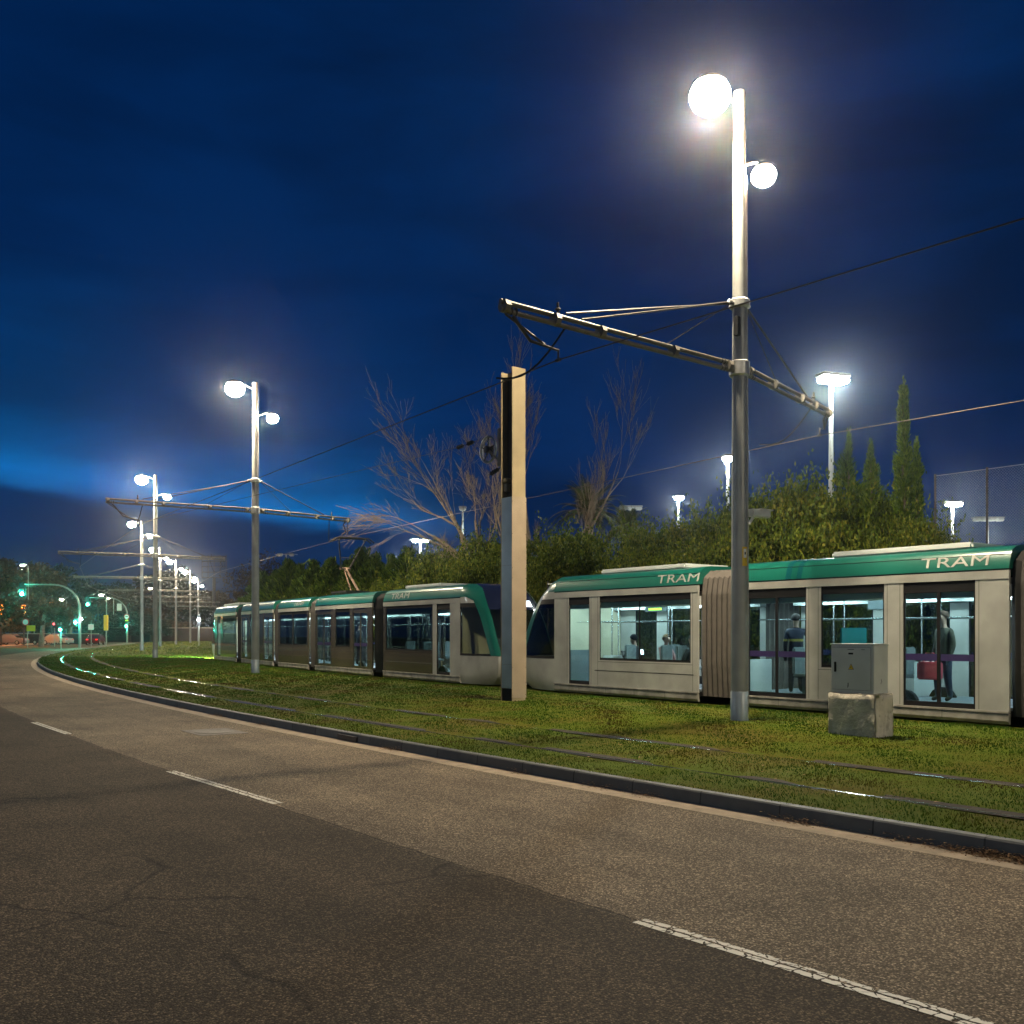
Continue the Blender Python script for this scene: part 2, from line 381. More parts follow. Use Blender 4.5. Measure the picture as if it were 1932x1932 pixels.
def kerb_mat():
    m = bpy.data.materials.new('granite_kerb'); m.use_nodes = True; nt = m.node_tree; N = nt.nodes; L = nt.links; b = N['Principled BSDF']
    uv = N.new('ShaderNodeUVMap'); sp = N.new('ShaderNodeSeparateXYZ'); L.new(uv.outputs[0], sp.inputs[0])
    fr = N.new('ShaderNodeMath'); fr.operation = 'FRACT'; L.new(sp.outputs[0], fr.inputs[0])
    lt = N.new('ShaderNodeMath'); lt.operation = 'LESS_THAN'; lt.inputs[1].default_value = .016; L.new(fr.outputs[0], lt.inputs[0])
    fl = N.new('ShaderNodeMath'); fl.operation = 'FLOOR'; L.new(sp.outputs[0], fl.inputs[0])
    wn = N.new('ShaderNodeTexWhiteNoise'); wn.noise_dimensions = '1D'; L.new(fl.outputs[0], wn.inputs['W'])
    g = N.new('ShaderNodeNewGeometry'); n = N.new('ShaderNodeTexNoise'); n.inputs['Scale'].default_value = 7; n.inputs['Detail'].default_value = 8; L.new(g.outputs['Position'], n.inputs['Vector'])
    a = N.new('ShaderNodeMath'); a.operation = 'MULTIPLY_ADD'; a.inputs[1].default_value = .35; a.inputs[2].default_value = .5; L.new(wn.outputs[0], a.inputs[0])
    a2 = N.new('ShaderNodeMath'); a2.operation = 'MULTIPLY_ADD'; a2.inputs[1].default_value = .6; L.new(n.outputs['Fac'], a2.inputs[0]); L.new(a.outputs[0], a2.inputs[2])
    s = N.new('ShaderNodeMath'); s.operation = 'MULTIPLY_ADD'; s.inputs[1].default_value = -.7; L.new(lt.outputs[0], s.inputs[0]); L.new(a2.outputs[0], s.inputs[2])
    x = N.new('ShaderNodeMix'); x.data_type = 'RGBA'; x.blend_type = 'MULTIPLY'; x.inputs[0].default_value = 1; x.inputs[6].default_value = (.085, .09, .085, 1)
    L.new(s.outputs[0], x.inputs[7]); L.new(x.outputs[2], b.inputs['Base Color']); b.inputs['Roughness'].default_value = .7
    bp = N.new('ShaderNodeBump'); bp.inputs['Strength'].default_value = .4; bp.inputs['Distance'].default_value = .01; L.new(n.outputs['Fac'], bp.inputs['Height']); L.new(bp.outputs[0], b.inputs['Normal'])
    return m
MK = kerb_mat()
strip('kerb', [(7.0, RZ), (6.985, .0), (6.97, .015), (6.86, .015), (6.855, -.1)], -24, 260, .5, MK)
M_PAVE = mat('pavement_tiles', (.28, .20, .15), .85, 0, .25, 1.5, .2, 12)
strip('pavement', [(20.2, .0), (30, .02)], 10, 260, 2, M_PAVE)
strip('pavement_kerb', [(19.98, RZ), (20.0, .005), (20.2, .005)], 10, 260, 1.0, MK)

def lawn_mat():
    m = bpy.data.materials.new('turf'); m.use_nodes = True; nt = m.node_tree; N = nt.nodes; L = nt.links; b = N['Principled BSDF']
    g = N.new('ShaderNodeNewGeometry')
    def noise(s, d=6):
        n = N.new('ShaderNodeTexNoise'); n.inputs['Scale'].default_value = s; n.inputs['Detail'].default_value = d; n.inputs['Roughness'].default_value = .65; L.new(g.outputs['Position'], n.inputs['Vector']); return n.outputs['Fac']
    a = N.new('ShaderNodeMath'); a.operation = 'MULTIPLY_ADD'; a.inputs[1].default_value = .6; L.new(noise(.45), a.inputs[0])
    q = N.new('ShaderNodeMath'); q.operation = 'MULTIPLY'; q.inputs[1].default_value = .4; L.new(noise(22), q.inputs[0]); L.new(q.outputs[0], a.inputs[2])
    r = N.new('ShaderNodeValToRGB'); L.new(a.outputs[0], r.inputs[0]); e = r.color_ramp.elements; e.new(.5); e.new(.6)
    for i, (p, c) in enumerate([(.34, (.045, .030, .010)), (.45, (.08, .075, .005)), (.54, (.055, .085, .002)), (.66, (.07, .09, .003))]): e[i].position = p; e[i].color = (*c, 1)
    L.new(r.outputs[0], b.inputs['Base Color']); b.inputs['Roughness'].default_value = .9; b.inputs['Specular IOR Level'].default_value = .1
    bp = N.new('ShaderNodeBump'); bp.inputs['Strength'].default_value = 1; bp.inputs['Distance'].default_value = .04; L.new(noise(30), bp.inputs['Height']); L.new(bp.outputs[0], b.inputs['Normal'])
    return m
def lawn_z(o, s=0):
    z = 0.0
    for ro in (3.67, 5.60): z -= .035 * math.exp(-((o - ro) / .14) ** 2)
    z += .05 * math.exp(-((o - .5) / 1.6) ** 2) + .04 * math.exp(-((o + 2.2) / .6) ** 2)
    return z
offs = sorted(set([6.86, 6.7, 6.3, 5.95] + [5.6 + d for d in (-.28, -.18, -.1, -.05, 0, .05, .1, .18, .28)] + [3.67 + d for d in (-.28, -.18, -.1, -.05, 0, .05, .1, .18, .28)] + [5.0, 4.6, 4.2, 3.1, 2.5, 2, 1.5, 1, .5, 0, -.5, -1, -1.5, -2, -2.5, -2.9, -3.4, -4.4, -5.4, -6.2, -7.2]))
def lz(s, o, z):
    return lawn_z(o) + .018 * math.sin(1.7 * s + 2 * o) * math.sin(1.1 * o + .6 * s) * (1 if -2.8 < o < 6.5 else 0)
strip('lawn', [(o, 0.0) for o in offs], -24, 260, .6, lawn_mat(), zf=lz)
# embankment behind the tracks, low retaining wall at its foot, plateau with the sports field
M_SLOPE = mat('slope_soil', (.05, .045, .025), .95, 0, .4, 1.2, .4, 6)
strip('embankment', [(-7.2, -.02), (-8.3, .2), (-9.2, 1.4), (-11.5, 2.4), (-16, 3.0), (-40, 3.0), (-42, -.41)], -24, 130, 2, M_SLOPE)

# tracks: rails lie in slots in the turf
M_RAIL = mat('polished_rail', (.34, .32, .29), .11, .95, .3, 3)
M_DIRT = mat('dark_earth', (.022, .016, .010), .95, 0, .4, 14, .5, 30)
def rail_mesh(mb, off, s0, s1, ds):
    rows = []
    n = int((s1 - s0) / ds) + 1
    for i in range(n):
        s = s0 + i * ds
        rows.append([at(s, off + .03, -.055), at(s, off + .03, -.020), at(s, off + .006, -.018), at(s, off - .006, -.034), at(s, off - .022, -.034), at(s, off - .028, -.022), at(s, off - .036, -.022), at(s, off - .036, -.055)])
    mb.grid(rows); return mb
def track(pair, lab):
    t = empty('tram_track', at(0, sum(pair) / 2))
    inv = Matrix.Translation(-t.location)
    for off in pair:
        part('rail', rail_mesh(MB(), off, -22, 230, .75).xf(inv), M_RAIL, t)
        mb = MB(); rows = [[at(-22 + i * .75, off + d, z) for d, z in ((-.15, -.010), (-.05, -.026), (.05, -.026), (.15, -.010))] for i in range(int(252 / .75))]
        part('rail_slot', mb.grid(rows).xf(inv), M_DIRT, t)
    tag(t, lab, 'tram track')
track((5.60, 3.67), 'empty tram track sunk in the grass beside the road kerb')
track((-3.62, -5.12), 'far tram track in grass that both trams stand on')

# dashes of the lane line: worn paint, 4 mm proud
def paint_mat():
    m = bpy.data.materials.new('worn_road_paint'); m.use_nodes = True; nt = m.node_tree; N = nt.nodes; L = nt.links; b = N['Principled BSDF']; o = N['Material Output']
    g = N.new('ShaderNodeNewGeometry')
    v = N.new('ShaderNodeTexVoronoi'); v.feature = 'DISTANCE_TO_EDGE'; v.inputs['Scale'].default_value = 11; L.new(g.outputs['Position'], v.inputs['Vector'])
    n = N.new('ShaderNodeTexNoise'); n.inputs['Scale'].default_value = 16; n.inputs['Detail'].default_value = 5; L.new(g.outputs['Position'], n.inputs['Vector'])
    uv = N.new('ShaderNodeUVMap'); sp = N.new('ShaderNodeSeparateXYZ'); L.new(uv.outputs[0], sp.inputs[0])
    def mt(op, a, b_=None, c=None, cl=False):
        k = N.new('ShaderNodeMath'); k.operation = op; k.use_clamp = cl
        for i, q in enumerate((a, b_, c)):
            if q is None: continue
            if isinstance(q, (int, float)): k.inputs[i].default_value = q
            else: L.new(q, k.inputs[i])
        return k.outputs[0]
    wb = mt('ADD', sp.outputs[1], mt('MULTIPLY', mt('SUBTRACT', n.outputs['Fac'], .5), .22))
    mid = mt('ABSOLUTE', mt('SUBTRACT', wb, .46))                                 # the road joint splits the line lengthwise
    n2 = N.new('ShaderNodeTexNoise'); n2.inputs['Scale'].default_value = 26; n2.inputs['Detail'].default_value = 6; n2.inputs['Roughness'].default_value = .7; L.new(g.outputs['Position'], n2.inputs['Vector'])
    joint = mt('GREATER_THAN', mid, .07)
    chips = mt('GREATER_THAN', mt('ADD', mt('MULTIPLY', v.outputs['Distance'], 2.2), mt('MULTIPLY', n2.outputs['Fac'], 1.0)), .60)
    edge = mt('GREATER_THAN', mt('SUBTRACT', .62, mt('MULTIPLY', mt('GREATER_THAN', wb, .5), mt('MULTIPLY', n2.outputs['Fac'], .55))), mt('ABSOLUTE', mt('SUBTRACT', wb, .5)))
    keep = mt('MULTIPLY', mt('MULTIPLY', joint, chips), edge)
    b.inputs['Base Color'].default_value = (.62, .58, .49, 1); b.inputs['Roughness'].default_value = .7
    t = N.new('ShaderNodeBsdfTransparent'); x = N.new('ShaderNodeMixShader'); L.new(keep, x.inputs[0]); L.new(t.outputs[0], x.inputs[1]); L.new(b.outputs[0], x.inputs[2]); L.new(x.outputs[0], o.inputs['Surface'])
    return m
MP = paint_mat()
def dash(a, b, wd=.15):
    a = gpt(*a, RZ); b = gpt(*b, RZ); d = (b - a).normalized(); nrm = Vector((-d.y, d.x, 0)) * wd / 2
    me = MB().add([a - nrm, b - nrm, b + nrm, a + nrm], [(0, 1, 2, 3)]).mesh('lane_dash')
    if me.polygons[0].normal.z < 0: me.flip_normals()
    lay = me.uv_layers.new(name='UVMap')
    cm_ = {0: (0, 0), 1: (1, 0), 2: (1, 1), 3: (0, 1)}
    for lp in me.loops: lay.data[lp.index].uv = cm_[lp.vertex_index]
    for v in me.vertices: v.co.z = RZ + .004
    o = link('lane_dash', me, MP); o['kind'] = 'structure'; return o
dash((65, 1363), (131, 1385)); dash((323, 1455), (527, 1516)); dash((1208, 1737), (1865, 1938)); dash((-62, 1330), (-12, 1345))
# manhole and inlet
mc = empty('manhole_cover', gpt(404, 1381, RZ), R(36)); tag(mc, 'flat rectangular metal manhole cover set in the road near the kerb', 'manhole cover')
part('cover_frame', MB().box(-.45, .45, -.62, .62, .002, .006), mat('iron_frame', (.13, .11, .09), .8, .2, .3, 8), mc)
part('cover_plate', MB().lathe([(.36, .006), (.36, .010), (.34, .011)], 28), mat('iron_plate', (.10, .085, .07), .7, .3, .3, 12, .4, 60), mc)
ss = s_at(662, 7.0, -10, 20); di = empty('drain_inlet', at(ss, 7.0, RZ), R(med(ss)[2])); tag(di, 'dark slot drain inlet cut into the kerb face', 'drain')
part('inlet_frame', MB().box(-.03, .012, -.34, .34, .012, .10), M_DARKM, di)
part('inlet_grate', MB().box(.012, .018, -.28, .28, .03, .08), M_BLACK, di)

# grass blades: one mass
def grass():
    n = 380000
    # denser near the camera
    s = RNG.uniform(-19, 62, n * 2); o = RNG.uniform(-2.9, 6.93, n * 2); s[::5] = RNG.uniform(46, 190, len(s[::5])); o[::5] = RNG.uniform(-7.2, 6.93, len(o[::5]))
    x = np.interp(s, PTS[:, 0], PTS[:, 1]); y = np.interp(s, PTS[:, 0], PTS[:, 2]); th = np.radians(np.interp(s, PTS[:, 0], PTS[:, 3]))
    X = x - np.cos(th) * o; Y = y - np.sin(th) * o
    keep = RNG.random(n * 2) < np.clip((13 / np.maximum(Y, 5)) ** 1.2, 0, 1)
    for ro, wd in ((3.67, .13), (5.60, .11)):
        wob = .03 * np.sin(s * 2.3) + .025 * np.sin(s * 5.1 + 1)
        dd = np.abs(o - ro + wob); ww = wd * np.clip((s - 14) / 16, .85, 1.1); keep &= RNG.random(n * 2) < np.clip((dd - ww * .5) / (ww * .9), 0, 1)
    for (ax, ay, ar) in ((4.42, 19, .24), (.02, 24.6, .36)): keep &= ((X - ax) ** 2 + (Y - ay) ** 2) > ar * ar
    X, Y, o, s = X[keep], Y[keep], o[keep], s[keep]; k = len(X)
    Z = np.array([0.0] * k)
    for ro in (3.67, 5.60): Z -= .035 * np.exp(-((o - ro) / .14) ** 2)
    Z += .05 * np.exp(-((o - .5) / 1.6) ** 2) + .04 * np.exp(-((o + 2.2) / .6) ** 2)
    Z += .018 * np.sin(1.7 * s + 2 * o) * np.sin(1.1 * o + .6 * s) * ((o > -2.8) & (o < 6.5))
    clump = .5 + .5 * np.sin(X * 3.1 + np.sin(Y * 2.3) * 2) * np.sin(Y * 2.7 + np.sin(X * 1.9) * 2)
    hgt = RNG.uniform(.014, .034, k) * (.7 + .6 * clump) * (1 + .3 * (o < -2.0)) * np.clip(Y / 25, 1, 2.2); wd = RNG.uniform(.004, .008, k) * np.clip(Y / 12, 1, 8)
    for ro in (3.67, 5.60): hgt *= np.clip(np.where(o > ro, (o - ro) / .45, (ro - o) / .2), .45 - .23 * np.clip((s - 14) / 16, 0, 1), 1)
    a = RNG.uniform(0, 2 * np.pi, k); lean = RNG.uniform(.2, 1.0, k) * hgt; la = RNG.uniform(0, 2 * np.pi, k)
    v = np.empty((k, 3, 3)); dx = np.cos(a) * wd; dy = np.sin(a) * wd
    v[:, 0] = np.stack([X - dx, Y - dy, Z - .005], 1); v[:, 1] = np.stack([X + dx, Y + dy, Z - .005], 1)
    v[:, 2] = np.stack([X + np.cos(la) * lean, Y + np.sin(la) * lean, Z + hgt], 1)
    return tris_mesh('grass', v)
def tris_mesh(name, v):
    k = len(v); me = bpy.data.meshes.new(name); me.vertices.add(k * 3); me.vertices.foreach_set('co', v.reshape(-1))
    me.loops.add(k * 3); me.loops.foreach_set('vertex_index', np.arange(k * 3, dtype=np.int32))
    me.polygons.add(k); me.polygons.foreach_set('loop_start', np.arange(0, k * 3, 3, dtype=np.int32)); me.update(); return me
def quads_mesh(name, v):
    k = len(v); me = bpy.data.meshes.new(name); me.vertices.add(k * 4); me.vertices.foreach_set('co', v.reshape(-1))
    me.loops.add(k * 4); me.loops.foreach_set('vertex_index', np.arange(k * 4, dtype=np.int32))
    me.polygons.add(k); me.polygons.foreach_set('loop_start', np.arange(0, k * 4, 4, dtype=np.int32)); me.update(); return me
M_BLADE = leafmat('grass_blades', [(.042, .030, .008), (.054, .058, .002), (.036, .066, .001), (.017, .062, .001), (.044, .080, .001)], .7, .25, .75, 1.75, .13, -.43)
go = link('grass', grass(), M_BLADE); tag(go, 'short green grass of the tram lawn', 'grass', kind='stuff')
# fallen leaves in the gutter and on the lawn
def litter():
    out = []
    def leaf(p, sz):
        a = random.uniform(0, 6.28); t = random.uniform(-.4, .4); c, s = math.cos(a) * sz, math.sin(a) * sz
        out.append([(p.x - c, p.y - s, p.z), (p.x + s * .5, p.y - c * .5, p.z + abs(t) * sz * .5), (p.x + c, p.y + s, p.z + t * t * sz * .6), (p.x - s * .5, p.y + c * .5, p.z + .005)])
    for px, n, sp in ((1930, 900, .7), (1500, 180, .4), (1690, 60, .3), (1215, 90, .35), (745, 120, .35), (500, 120, .5), (420, 140, .5), (345, 90, .4), (1130, 70, .3), (1905, 400, 1.0), (980, 60, .3)):
        s0 = s_at(px, 7.0, -12, 40)
        for _ in range(n):
            d = abs(random.gauss(0, .07)); leaf(at(s0 + random.gauss(0, sp * .5), 7.01 + d, RZ + .008 + random.random() * .06 * max(0, 1 - d / .12)), random.uniform(.008, .022))
    for _ in range(260):
        leaf(at(random.uniform(-9, 25), random.uniform(-2.6, 6.8), .045), random.uniform(.015, .045))
    return quads_mesh('leaf_litter', np.array(out))
lo = link('leaf_litter', litter(), leafmat('dead_leaves', [(.10, .05, .02), (.19, .11, .05), (.26, .18, .10)], .8, .1, 9)); tag(lo, 'brown fallen leaves gathered in the gutter and lawn', 'leaves', kind='stuff')

# ------------------------------------------------------------------ catenary poles with street lamps
# local frame: -x towards the road, +x towards the hedge, +y along the line, away from the camera
WARM = (1.0, .83, .57)
def lamp(root, sx, L_, z, power, k=1.0, name='lamp_head'):
    """arm + shallow dish luminaire on the side sx of the pole"""
    arm = part('lamp_arm', MB().tube([(sx*.10, 0, z-.06), (sx*L_*.55, 0, z+.08), (sx*(L_-.20), 0, z+.12)], [.035, .03, .028], 8), M_GALV, root, True)
    prof = [(.05, .19), (.14, .18), (.23, .14), (.285, .08), (.285, .06), (.26, .055)]
    prof = [(a*k, b*k) for a, b in prof]
    hd = part(name, MB().lathe(prof, 24, (sx*L_, 0, z)), M_GALV, root, True)
    part('lens', MB().lathe([(a*k, b*k) for a, b in ((.25, .055), (.315, -.01), (.345, -.10), (.335, -.20), (.28, -.305), (.19, -.375), (.09, -.405), (.01, -.41))], 24, (sx*L_, 0, z)), M_BULBW, hd, True)
    spot(hd, (sx*L_, 0, z-.41*k-.05), power, WARM, 150 if sx < 0 else 132, .25, .16, (0, R(-6 if sx < 0 else -26) * sx, 0))
def insul(mb, p, d, n=3, r=.055):
    p = Vector(p); d = Vector(d).normalized()
    for i in range(n):
        c = p + d * (i * .09); mb.tube([c - d*.02, c, c + d*.02], [r*.55, r, r*.55], 10)
    mb.tube([p - d*.08, p + d*(n*.09 + .02)], .022, 8); return mb
def arm_set(root, sx, ex, ey, za, wire_off, wire_z, short=False):
    """a pair of horizontal tubes with insulators, tie rods from the bracket above and a registration arm down to the wire"""
    e = Vector((ex, ey, za)); b = Vector((sx*.17, 0, za)); d = (e - b).normalized(); lat = Vector((0, 0, 1))
    mb = MB()
    for k, dz in ((0, .065), (1, -.065)):
        mb.tube([b + lat*dz, e + lat*dz], .042, 10)
    for f in (.03, .30, .62, .80, .985):
        c = b.lerp(e, f); mb.tube([c - d*.05, c + d*.05], .115, 8)
    cv = part('cantilever', mb, mat('weathered_tube', (.17, .155, .13), .5, .4, .25, 4), root, True)
    for p_, d_, n_, r_ in ((b + d*.20 + lat*.065, d, 3, .055), (b + d*.20 - lat*.065, d, 3, .055), (b.lerp(e, .80) - d*.05 + lat*.09, (0, 0, 1), 2, .055), (e - d*.30 - lat*.05, d, 3, .07)):
        part('insulator', insul(MB(), p_, d_, n_, r_), M_DARKM, cv, True)
    top = Vector((sx*.16, 0, za + 1.27)); st = MB()
    st.tube([top, b.lerp(e, .70) + lat*.12], .022, 6); st.tube([top, b.lerp(e, .33) + lat*.1], .012, 6)
    if sx < 0: st.tube([top - lat*.04, top.lerp(b.lerp(e, .76), .5) + Vector((0, 0, .06)), b.lerp(e, .76) + lat*.15], .018, 6)
    part('tie_rod', st, M_DARKM, cv, True)
    wp = Vector((wire_off, ey * wire_off / ex + .1, wire_z)); rg = MB()
    rg.tube([e - d*.25 - lat*.12, e - d*.35 - lat*.22, (wp + e)/2 - lat*.12, wp + lat*.16, wp], [.03, .03, .028, .022, .016], 8)
    rg.tube([e - d*.1 - lat*.12, wp + lat*.20 + d*.3], .02, 6); rg.tube([wp - Vector((0, .05, 0)), wp + Vector((0, .05, 0))], .03, 6)
    part('registration_arm', rg, M_DARKM, cv, True)
    # jumper cable sagging from the arm to the wire
    ju = MB(); c0 = b.lerp(e, .76) - lat*.07
    pts = [c0.lerp(wp + Vector((0, 1.7, .05)), t) - lat * (.30 * math.sin(math.pi * t)) for t in [i/8 for i in range(9)]]
    part('jumper_cable', ju.tube(pts, .018, 6), M_BLACK, cv, True)
WIRE_Z = {}
ARM_L, ARM_R = (-5.89, -.13), (4.70, 1.22)
def pole(name, x, y, th, lab, zlean=0, detail=True, wz=(6.25, 6.3), pl=(5600, 3500), arms=True):
    t = empty(name, (x, y, 0), R(th)); tag(t, lab, 'tram pole', 'catenary poles with twin street lamps between the tracks')
    part('shaft', MB().tube([(0, 0, -.05), (0, 0, 1.6), (0, 0, 6.9), (0, 0, 10.2), (zlean, 0, 12.22)], [.160, .158, .140, .125, .112], 24), M_GALV, t, True)
    part('base_sleeve', MB().lathe([(.172, -.02), (.168, .60), (.161, .61)], 24), mat('blue_grey_sleeve', (.25, .29, .32), .4, .4, .15, 4), t, True)
    part('base_plate', MB().box(-.26, .26, -.26, .26, -.02, .035), M_CONC, t)
    part('conduit', MB().tube([(.13, -.11, .3), (.12, -.10, 6), (.10, -.09, 10.6)], .016, 6), M_GALV, t, True)
    lamp(t, -1, .85, 12.0, pl[0], 1.12); lamp(t, 1, .74, 10.9, pl[1], .70)
    if arms:
        br = MB().lathe([(.165, 8.02), (.20, 8.05), (.20, 8.17), (.165, 8.2)], 16)
        part('arm_collar', MB().lathe([(.17, 6.70), (.20, 6.73), (.20, 6.98), (.17, 7.0)], 16), M_GALV2, t, True)
        br.tube([(-.16, 0, 8.1), (-.30, 0, 8.12), (-.34, 0, 8.06)], .035, 8).tube([(.16, 0, 8.1), (.30, 0, 8.12)], .035, 8)
        part('clamp_collar', br, M_GALV2, t, True)
        arm_set(t, -1, *ARM_L, 6.86, -4.6, wz[0]); arm_set(t, 1, *ARM_R, 6.86, 4.35, wz[1])
    return t
POLES = [(1395, 19.0, 'large grey catenary pole nearest the camera, with a security camera and yellow sticker'),
         (481.5, 41.1, 'second nearest catenary pole, standing in front of the left tram with starry lamps'),
         (293, 65.2, 'third nearest catenary pole, tallest of the far group at left, thick shaft'),
         (267.5, 92.0, 'fourth nearest catenary pole, just left of the thick third pole'),
         (302, 120.0, 'fifth nearest catenary pole, half hidden behind the third pole'),
         (332, 141.0, 'distant catenary pole seen alone right of the third pole'),
         (359, 164.0, 'very distant catenary pole, second from the tail of the row'),
         (374, 192.0, 'farthest catenary pole, beside the white tram signal near the hedge')]
P1ROOT = None; POLE_W = []
for i, (px, Y, lab) in enumerate(POLES):
    x = (px - 966) / FPX * Y
    d = (PTS[:, 1] - x) ** 2 + (PTS[:, 2] - Y) ** 2; th = PTS[int(np.argmin(d)), 3]
    if i == 0:
        P1ROOT = pole('catenary_pole', x, Y, th, lab)
        second = None
    elif i == 1:
        second = pole('catenary_pole', x, Y, th, lab, 0, True, (6.0, 6.0), (5600, 5000))
        far0 = second
    else:
        o = copy_tree(second); o.location = (x, Y, 0); o.rotation_euler = (0, 0, R(th)); o['label'] = lab
    POLE_W.append((x, Y, th))
# the next pole of the row stands just behind the camera's right shoulder and lights the foreground from there
v_ = at(-27, 0); o = copy_tree(second); o.location = (v_.x, v_.y, 0); o.rotation_euler = (0, 0, R(med(-27)[2])); o['label'] = 'catenary pole of the row behind the camera, out of view at right'
# fittings only the nearest pole has
part('security_camera', MB().bbox(.30, .86, -.09, .09, 4.02, 4.17, .02).bbox(.52, .92, -.105, .105, 4.165, 4.185, .006).tube([(.14, 0, 3.86), (.3, 0, 3.88), (.42, 0, 4.02)], .03, 8).box(.12, .2, -.07, .07, 3.74, 3.98), mat('white_camera_case', (.72, .72, .70), .4, 0, .05, 4), P1ROOT, label='white security camera with sun shield on a bracket')
th1 = R(POLE_W[0][2])
def pole_local(wx, wy): # world direction -> pole frame
    return Vector((wx*math.cos(th1) + wy*math.sin(th1), -wx*math.sin(th1) + wy*math.cos(th1), 0))
vd = pole_local(-.12, -1).normalized(); vr = Vector((-vd.y, vd.x, 0))      # direction towards the viewer and its right
def curved_patch(a0, a1, z0, z1, r, n=8):
    rows = []
    for z in (z0, z1): rows.append([(r*math.cos(a), r*math.sin(a), z) for a in [a0 + (a1-a0)*k/n for k in range(n+1)]])
    return MB().grid(rows)
ang = math.atan2(vd.y, vd.x)
st = part('warning_sticker', curved_patch(ang+.25, ang+1.05, 3.03, 3.40, .157), M_YEL, P1ROOT, True)
part('camera_pictogram', curved_patch(ang+.42, ang+.88, 3.19, 3.36, .1585), M_SIGW, st, True)
part('pictogram_lens', curved_patch(ang+.55, ang+.75, 3.25, 3.30, .160), M_BLACK, st, True)
part('junction_box', MB().bbox(-.05, .05, -.05, .05, 7.45, 7.82, .01).xf(Matrix.Translation(vd*.17 - vr*.06)), M_BLACK, P1ROOT)

# contact wires: straight spans from registration arm to registration arm
def wire_pts(side):
    out = []
    for i, (x, y, th) in enumerate(POLE_W):
        o = -4.6 if side < 0 else 4.35; a = ARM_L if side < 0 else ARM_R
        ly = a[1] * o / a[0] + .1; t = R(th)
        z = (6.25 if side < 0 else 6.3) if i == 0 else 6.0
        out.append(Vector((x + math.cos(t)*o - math.sin(t)*ly, y + math.sin(t)*o + math.cos(t)*ly, z)))
    first = at(-29, 4.5 if side < 0 else -4.4, 6.3); return [first] + out
M_WIRE = M_CABLE
wn = part('contact_wire', MB().tube(wire_pts(-1), .011, 6, False), M_WIRE, None, True); tag(wn, 'near overhead wire running above the empty grass track', 'overhead wire')
wf = part('contact_wire', MB().tube(wire_pts(1), .011, 6, False), M_WIRE, None, True); tag(wf, 'far overhead wire running above the two trams', 'overhead wire')

# ------------------------------------------------------------------ tensioning mast: wide-flange column
mx, my = gpt(968, 1325).x, gpt(968, 1325).y
mth = 36.5; mast = empty('tension_mast', (mx, my, 0), R(mth)); tag(mast, 'tan wide-flange steel tensioning mast with a pulley wheel, in front of the tram noses', 'steel mast')
W2, DY, TOPZ = .205, .245, 8.28
part('near_flange', MB().bbox(-W2, W2, -DY, -DY+.03, .0, TOPZ+.06, .004), M_BEAM, mast)
part('far_flange', MB().bbox(-W2, W2, DY-.03, DY, .0, TOPZ, .004), M_BEAM, mast)
part('web', MB().box(-.012, .012, -DY+.03, DY-.03, .35, TOPZ), M_DARKM, mast)  # shade inside the channel is put into the colour, darker than the flange paint
cp = MB()
for z0, z1 in ((.36, .95), (.955, 3.42), (3.425, 5.12)): cp.bbox(-W2+.004, -W2+.014, -DY+.032, DY-.032, z0, z1, .003).bbox(W2-.014, W2-.004, -DY+.032, DY-.032, z0, z1, .003)
part('cover_plate', cp, M_PLATE, mast)
fp = MB()
for z0, z1 in ((.12, .95), (.955, 5.12)): fp.bbox(-W2-.02, W2+.02, -DY-.012, -DY-.002, z0, z1, .003)
part('flange_plate', fp, mat('dull_tan_plate', (.27, .215, .155), .55, .1, .12, 3, .05, 30), mast)
bo = MB()
for z in (.2, .5, .88, 1.6, 2.3, 3.1, 3.35, 4.2, 5.0):
    for xx in (-W2-.002, W2+.002): bo.lathe([(.012, -.012), (.008, -.02)], 8, (xx, -DY+.002, z), 'y')
part('bolt', bo, M_DARKM, mast)
part('base_plate', MB().box(-.36, .36, -.36, .36, -.02, .02), M_CONC, mast)
part('foot_block', MB().box(-W2+.02, W2-.02, -DY+.034, DY-.034, .02, .34), M_BLACK, mast)
bk = part('pulley_bracket', MB().bbox(-.10, .10, DY, DY+.30, 6.66, 6.94, .006).bbox(-.10, .10, DY, DY+.30, 5.98, 6.26, .006).bbox(-.07, .07, DY+.22, DY+.30, 6.26, 6.66, .006).tube([(0, DY+.3, 6.1), (0, DY+.55, 6.28), (0, DY+.85, 6.5)], .03, 8), M_BEAM, mast)
pw = part('pulley_wheel', MB().torus((0, DY+.85, 6.5), .34, .028, 36, 8, 'x').torus((.05, DY+.85, 6.5), .31, .02, 36, 8, 'x'), M_GALV2, mast, True)
sp_ = MB()
for k in range(5):
    a = 2*math.pi*k/5 + .3; sp_.tube([(0.02, DY+.85+.08*math.cos(a), 6.5+.08*math.sin(a)), (.02, DY+.85+.33*math.cos(a), 6.5+.33*math.sin(a))], [.028, .016], 6)
sp_.lathe([(.05, -.10), (.10, -.09), (.10, .09), (.05, .12)], 16, (.02, DY+.85, 6.5), 'x')
part('wheel_hub', sp_, M_DARKM, pw, True)
im = MB(); insul(im, (0, DY+.42, 5.92), (0, 1, -.25), 4, .06); part('insulator', im, M_DARKM, bk, True)
part('wire_clamp', MB().lathe([(.04, 0), (.10, .03), (.10, .10), (.05, .13)], 12, (-.10, DY-.12, 5.5), 'z').bbox(-.16, -.04, DY-.20, DY-.06, 5.28, 5.48, .01), M_BEAM, mast)
